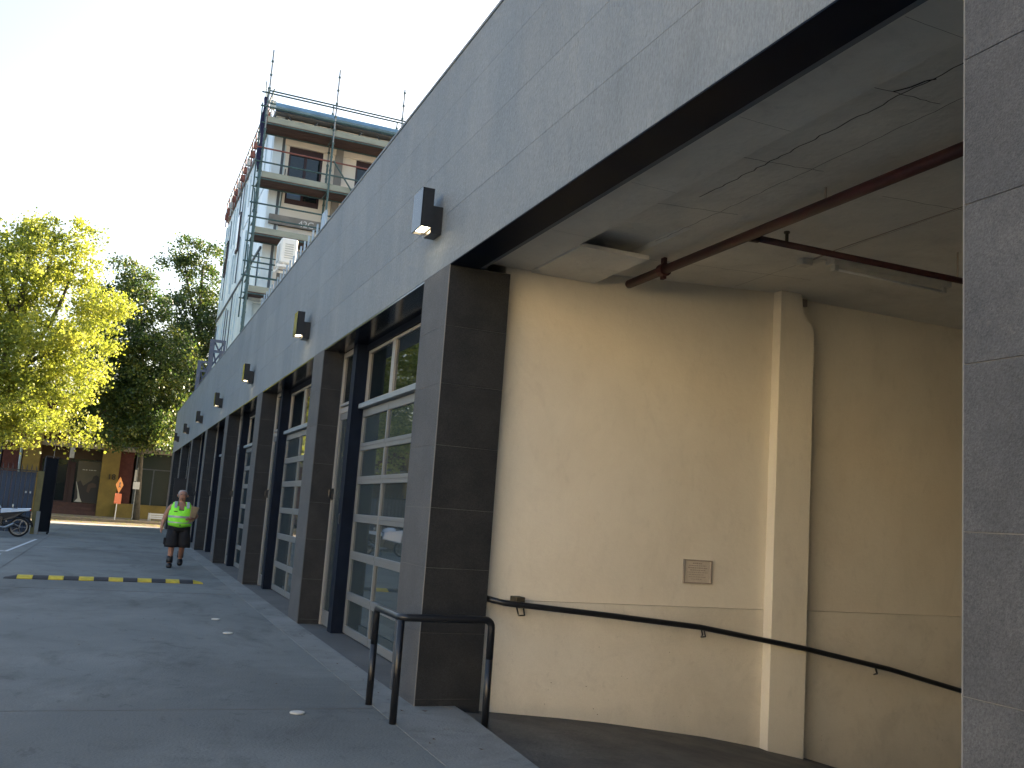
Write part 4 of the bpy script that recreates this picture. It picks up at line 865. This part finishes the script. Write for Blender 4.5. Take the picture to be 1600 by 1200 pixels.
# ------------------------------------------------------------------ trees
def tree(label, base, lobes, nleaf, mt, limbs, rad=.28, size=.17, grp='street plane trees'):
    t = empty('plane_tree', base, label, 'tree', grp); bx_, by_, bz_ = base
    build('trunk', MB().tube([tuple(Vector(p)) for p in limbs[0]], [rad*1.25]+[rad*(1-.6*k/(len(limbs[0])-1)) for k in range(1, len(limbs[0]))], 10), M['bark'], t, smooth=True)
    for lb in limbs[1:]:
        build('limb', MB().tube(lb, [rad*.5*(1-.75*k/(len(lb)-1))+.015 for k in range(len(lb))], 7), M['bark'], t, smooth=True)
    vol = np.array([l[3]*l[4]*l[5] for l in lobes])**.85; cnt = (nleaf*vol/vol.sum()).astype(int)
    P = []
    for l, c_ in zip(lobes, cnt):
        # leaf twigs: sub-clusters on the shell, leaves round them
        nt_ = max(6, int(c_/75)); u = rng.normal(size=(nt_, 3)); u /= np.linalg.norm(u, axis=1)[:, None]
        r_ = rng.uniform(.35, 1.0, nt_)**.55; cen = u*r_[:, None]
        cen = cen*np.array(l[3:6])+np.array(l[:3])
        ids = rng.integers(0, nt_, c_); sg = rng.uniform(.18, .4, nt_)[ids]
        P.append(cen[ids]+rng.normal(size=(c_, 3))*sg[:, None]*np.array([1, 1, .75]))
    P = np.concatenate(P); P = P[P[:, 2] > 3.2]; N_ = len(P)
    a = rng.normal(size=(N_, 3)); a /= np.linalg.norm(a, axis=1)[:, None]
    nrm = rng.normal(size=(N_, 3))+np.array([0, 0, .6]); b = np.cross(nrm, a); b /= np.linalg.norm(b, axis=1)[:, None]
    nn = np.cross(a, b); s_ = rng.uniform(.6, 1.25, (N_, 1))*size
    # a five-vertex lobed leaf folded on its midrib
    V = np.stack([P-a*s_*.5, P+b*s_*.5+nn*s_*.12, P+a*s_*.55, P-b*s_*.5+nn*s_*.12], 1).reshape(-1, 3)
    V = V-np.array(base)
    me = bpy.data.meshes.new('crown'); me.vertices.add(N_*4); me.vertices.foreach_set('co', V.astype(np.float32).ravel())
    base_i = np.arange(N_)*4
    Fi = np.stack([base_i, base_i+1, base_i+2, base_i, base_i+2, base_i+3], 1).ravel()
    me.loops.add(N_*6); me.loops.foreach_set('vertex_index', Fi.astype(np.int32))
    me.polygons.add(N_*2); me.polygons.foreach_set('loop_start', (np.arange(N_*2)*3).astype(np.int32))
    me.update(calc_edges=True); me.validate(); me.materials.append(mt)
    o = link('crown', me, t, base, kind='stuff'); return t
def pxp(x, y, Y):     # world point seen at photo pixel (x, y) at depth plane Y
    d = rr*((x-800)/F_PX)-uu*((y-600)/F_PX)+Fv; t = Y/d.y; return (t*d.x, Y, CAMZ+t*d.z)
def lob(x, y, Y, r, rz=None, ry=None): c_ = pxp(x, y, Y); k = Y/1420.; return (c_[0], c_[1], c_[2], r*k, (ry or r)*k, (rz or r)*k)
TA = [lob(60, 400, 58, 62, 45), lob(120, 400, 58.5, 45, 42), (lob(10, 440, 57.5, 70, 70)), lob(-60, 470, 58, 90, 90), lob(95, 470, 58, 60, 45), lob(155, 475, 57, 42, 36), lob(60, 540, 56.5, 75, 45), lob(130, 560, 57, 42, 38),
      lob(0, 560, 58, 90, 60), lob(100, 600, 57, 52, 30), lob(30, 620, 56.5, 65, 40), lob(-50, 620, 58, 80, 60), lob(10, 660, 56, 55, 26), lob(140, 520, 57, 40, 25), lob(178, 490, 57, 22, 20), lob(-120, 520, 60, 80, 100), lob(25, 365, 58, 30, 20), lob(80, 362, 58, 32, 18), lob(135, 355, 58, 18, 14), lob(120, 665, 58, 30, 18), lob(60, 655, 58, 40, 16), lob(20, 690, 56, 34, 9), lob(120, 690, 58, 26, 9), lob(80, 640, 60, 50, 22), lob(150, 690, 60, 16, 7)]
bA = (-7.0, 58.5, -.1)
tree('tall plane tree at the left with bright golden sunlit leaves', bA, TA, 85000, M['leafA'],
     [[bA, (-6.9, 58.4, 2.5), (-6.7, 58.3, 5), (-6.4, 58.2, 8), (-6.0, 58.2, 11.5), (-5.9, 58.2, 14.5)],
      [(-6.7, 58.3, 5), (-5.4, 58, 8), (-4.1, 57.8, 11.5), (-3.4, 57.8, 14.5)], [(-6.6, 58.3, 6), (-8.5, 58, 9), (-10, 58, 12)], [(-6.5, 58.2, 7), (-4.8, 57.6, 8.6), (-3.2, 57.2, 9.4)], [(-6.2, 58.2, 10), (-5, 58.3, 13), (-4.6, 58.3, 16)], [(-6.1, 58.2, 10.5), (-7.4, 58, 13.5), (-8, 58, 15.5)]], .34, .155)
TB = [lob(195, 425, 65, 24, 20), lob(215, 445, 65, 30, 26), lob(185, 470, 65, 34, 30), lob(225, 480, 65, 40, 30), lob(200, 530, 65, 48, 40), lob(170, 580, 65, 50, 45), lob(230, 560, 65, 50, 45), lob(215, 620, 65, 62, 45), lob(170, 640, 65, 45, 32), lob(250, 630, 64, 42, 42), lob(235, 675, 63.5, 40, 22), lob(190, 675, 64, 30, 20), lob(268, 670, 62, 26, 26), lob(150, 530, 66, 30, 40), lob(275, 560, 64, 34, 50), lob(215, 690, 63, 44, 12), lob(160, 670, 63, 26, 12), lob(262, 693, 58, 16, 8)]
bB = (1.45, 66.0, .02)
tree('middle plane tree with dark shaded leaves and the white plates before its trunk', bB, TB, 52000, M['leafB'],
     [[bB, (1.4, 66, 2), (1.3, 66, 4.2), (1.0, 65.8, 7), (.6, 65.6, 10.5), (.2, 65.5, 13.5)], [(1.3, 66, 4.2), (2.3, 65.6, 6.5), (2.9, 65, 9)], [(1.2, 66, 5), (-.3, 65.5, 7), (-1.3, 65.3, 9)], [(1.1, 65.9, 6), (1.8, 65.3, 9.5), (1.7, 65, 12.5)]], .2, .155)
TC = [lob(268, 408, 70, 24, 14), lob(300, 392, 70, 30, 20), lob(335, 405, 70, 22, 24), lob(290, 415, 70, 24, 16), lob(320, 440, 70, 30, 20), lob(300, 470, 70, 36, 22), lob(335, 470, 70, 26, 30), lob(275, 480, 70, 22, 18), lob(310, 520, 70, 44, 30), lob(265, 520, 70, 30, 22), lob(340, 540, 70, 40, 40), lob(300, 570, 70, 50, 36), lob(320, 620, 70, 50, 40), lob(275, 610, 70, 40, 36)]
bC = (5.2, 69.2, .02)
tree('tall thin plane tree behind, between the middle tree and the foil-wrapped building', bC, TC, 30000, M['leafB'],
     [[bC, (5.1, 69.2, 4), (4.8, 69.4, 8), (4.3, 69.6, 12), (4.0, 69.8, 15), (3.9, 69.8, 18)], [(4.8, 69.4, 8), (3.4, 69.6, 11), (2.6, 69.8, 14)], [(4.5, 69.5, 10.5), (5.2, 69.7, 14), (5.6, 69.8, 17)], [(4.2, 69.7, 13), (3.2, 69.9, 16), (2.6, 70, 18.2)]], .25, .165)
# fallen leaves
N_ = 700; V = []; Fq = []
for k in range(N_):
    x = random.uniform(-12, 4.5); y = random.choice([random.uniform(53.8, 55), random.uniform(58, 62.2), random.uniform(62.5, 68)]); z = (-.096 if y < 62.4 else .024); a = random.uniform(0, 6.3); s_ = random.uniform(.05, .1)
    V += [(x+s_*math.cos(a+q*1.57), y+s_*math.sin(a+q*1.57), z+(.02 if q % 2 else 0)) for q in range(4)]; Fq.append((4*k, 4*k+1, 4*k+2, 4*k+3))
build('fallen_leaves', MB().add(V, Fq), M['leafA'], kind='stuff', label='scattered fallen leaves on the street', cat='leaves')
